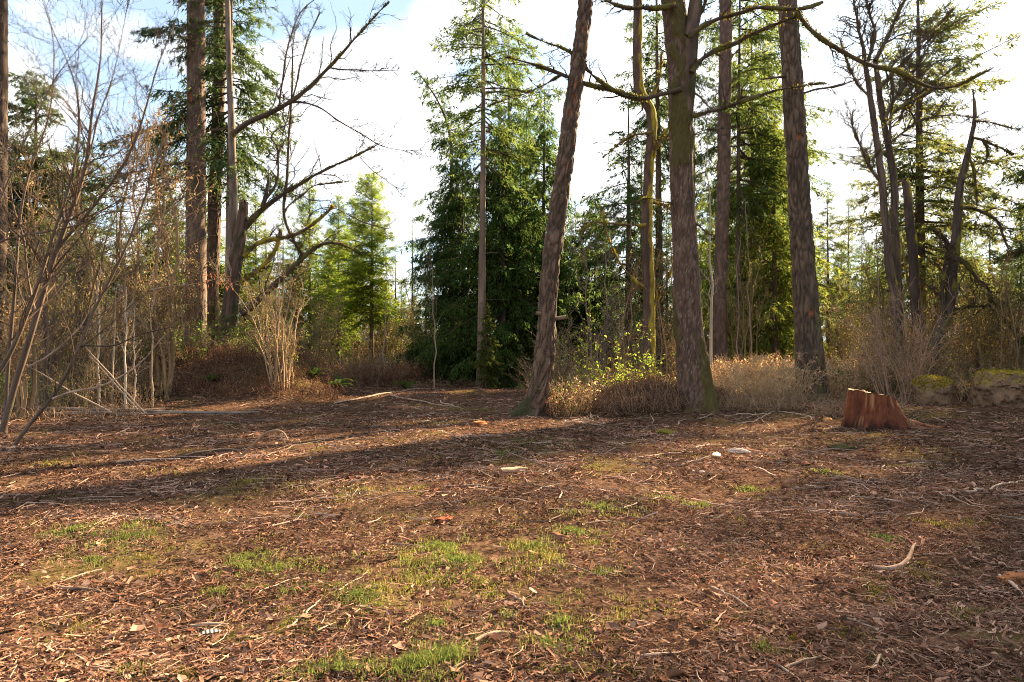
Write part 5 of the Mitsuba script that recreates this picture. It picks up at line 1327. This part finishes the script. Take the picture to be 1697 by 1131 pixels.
def grass(spots, seed):
    rng = np.random.default_rng(seed)
    V, C, n0 = [], [], 0
    for (px, py, rx, ry, n, h, col) in spots:
        d = depth_of(py)
        rx, ry, n = rx * 1.2, ry * 1.25, int(n * 1.5)
        a, q_ = rng.uniform(0, 6.28, n), np.abs(rng.normal(0, 0.72, n))
        cx_ = (px - CX) / FOC * d
        x = cx_ + np.cos(a) * q_ * rx / FOC * d
        y = d + np.sin(a) * q_ * ry / FOC * d * d / EYE
        keep = meshkit.fbm(np.stack([x * 6, y * 6, x * 0], -1), 4, 60) > rng.uniform(0.36, 0.62, n)
        x, y = x[keep], y[keep]
        m = len(x)
        c = np.stack([x, y, gh(x, y)], -1)
        l = h * rng.uniform(0.5, 1.3, (m, 1))
        b = rng.uniform(0, 6.28, m)
        o = np.stack([np.cos(b), np.sin(b), b * 0], -1)
        s = np.stack([-np.sin(b), np.cos(b), b * 0], -1) * 0.0022 * (d / 5) ** 0.5
        ln = rng.uniform(0.2, 1.0, (m, 1))
        up = np.array([0, 0, 1.0])
        mid = c + up * l * 0.6 + o * l * ln * 0.3
        tip = c + up * l * (1 - 0.35 * ln) + o * l * ln
        V.append(np.stack([c - s, c + s, mid + s * 0.8, mid - s * 0.8, tip], 1).reshape(-1, 3))
        C.append(np.repeat(np.asarray(col) * rng.uniform(0.65, 1.35, (m, 1)) * (1 + np.clip(rng.normal(0, 0.25, (m, 1)), -.5, .8) * np.array([[0.9, 0.3, 0.2]])), 5, 0))
        n0 += m
    b = (np.arange(n0) * 5)[:, None]
    F = np.vstack([b + t for t in ([0, 1, 2], [0, 2, 3], [3, 2, 4])])
    return np.vstack(V), F, np.vstack(C)


GR, GY = (0.13, 0.165, 0.045), (0.18, 0.17, 0.05)
spots = [(190, 895, 60, 22, 1700, 0.05, GR), (120, 880, 45, 12, 700, 0.05, GR), (215, 875, 40, 12, 600, 0.05, GR), (160, 925, 30, 8, 400, 0.04, GR), (415, 925, 40, 18, 900, 0.05, GR), (470, 945, 60, 16, 900, 0.05, GR),
         (390, 945, 30, 12, 500, 0.05, GR), (730, 905, 60, 12, 900, 0.045, GR), (760, 935, 75, 18, 2200, 0.05, GR), (700, 925, 55, 18, 1000, 0.045, GY), (800, 960, 50, 16, 800, 0.045, GY), (900, 925, 45, 18, 900, 0.05, GY),
         (960, 942, 50, 12, 700, 0.05, GR), (890, 905, 25, 8, 400, 0.05, GR), (1000, 850, 60, 10, 700, 0.05, GR), (950, 885, 25, 6, 350, 0.06, GR), (1110, 835, 30, 8, 300, 0.05, GR), (1145, 842, 20, 6, 200, 0.05, GR),
         (830, 1030, 22, 18, 350, 0.06, GR), (725, 1045, 22, 16, 400, 0.06, GR), (920, 1075, 45, 20, 800, 0.06, GR), (925, 1045, 16, 12, 250, 0.07, GR), (690, 1105, 60, 24, 1400, 0.07, GR), (740, 1100, 30, 20, 700, 0.07, GR),
         (560, 1115, 60, 18, 900, 0.06, GR), (610, 1060, 60, 16, 700, 0.05, GY), (590, 1005, 30, 12, 500, 0.05, GR), (470, 990, 20, 6, 300, 0.06, GR), (360, 990, 20, 6, 200, 0.05, GR), (640, 985, 50, 12, 500, 0.045, GY),
         (230, 1100, 40, 16, 600, 0.06, GR), (120, 1050, 50, 16, 500, 0.04, GY), (1465, 898, 22, 7, 350, 0.05, (0.05, 0.11, 0.025)), (1370, 780, 18, 4, 200, 0.06, GR), (1240, 812, 20, 5, 200, 0.05, GR), (1165, 840, 18, 6, 200, 0.05, GR),
         (1265, 1068, 18, 10, 200, 0.05, GR), (1450, 1085, 14, 8, 120, 0.04, GR), (600, 820, 30, 6, 350, 0.05, GY), (480, 810, 60, 10, 500, 0.05, GY), (420, 800, 40, 8, 300, 0.05, GY), (560, 830, 30, 8, 300, 0.05, GY),
         (880, 740, 40, 5, 300, 0.07, GR), (835, 760, 20, 4, 160, 0.07, GR), (300, 780, 60, 5, 300, 0.06, GY), (85, 770, 40, 5, 250, 0.06, GY), (800, 680, 60, 3, 700, 0.06, GY), (720, 700, 60, 3, 300, 0.06, GY),
         (1600, 1010, 30, 10, 250, 0.04, GY), (1530, 955, 30, 8, 250, 0.04, GY), (1500, 770, 40, 5, 300, 0.05, GY), (1560, 745, 40, 4, 300, 0.05, GY), (1640, 730, 40, 4, 250, 0.05, GY)]
stuff('grass', grass(spots, 31), 'mat_leaf', 'patches of short green grass growing through the litter', 'grass', smooth=False)
# low moss: tiny blades scattered thinly
rng = np.random.default_rng(33)
ms = [(rng.uniform(0, 1697), rng.uniform(740, 1125), rng.uniform(15, 50), rng.uniform(4, 12), int(rng.uniform(80, 260)), 0.024, (0.15, 0.14, 0.036)) for _ in range(150)] + [(rng.uniform(350, 1050), rng.uniform(860, 1125), rng.uniform(20, 70), rng.uniform(5, 14), int(rng.uniform(80, 220)), 0.035, (0.14, 0.155, 0.04)) for _ in range(90)]
stuff('moss', grass(ms, 34), 'mat_leaf', 'thin yellowish moss between the chips', 'moss', smooth=False)
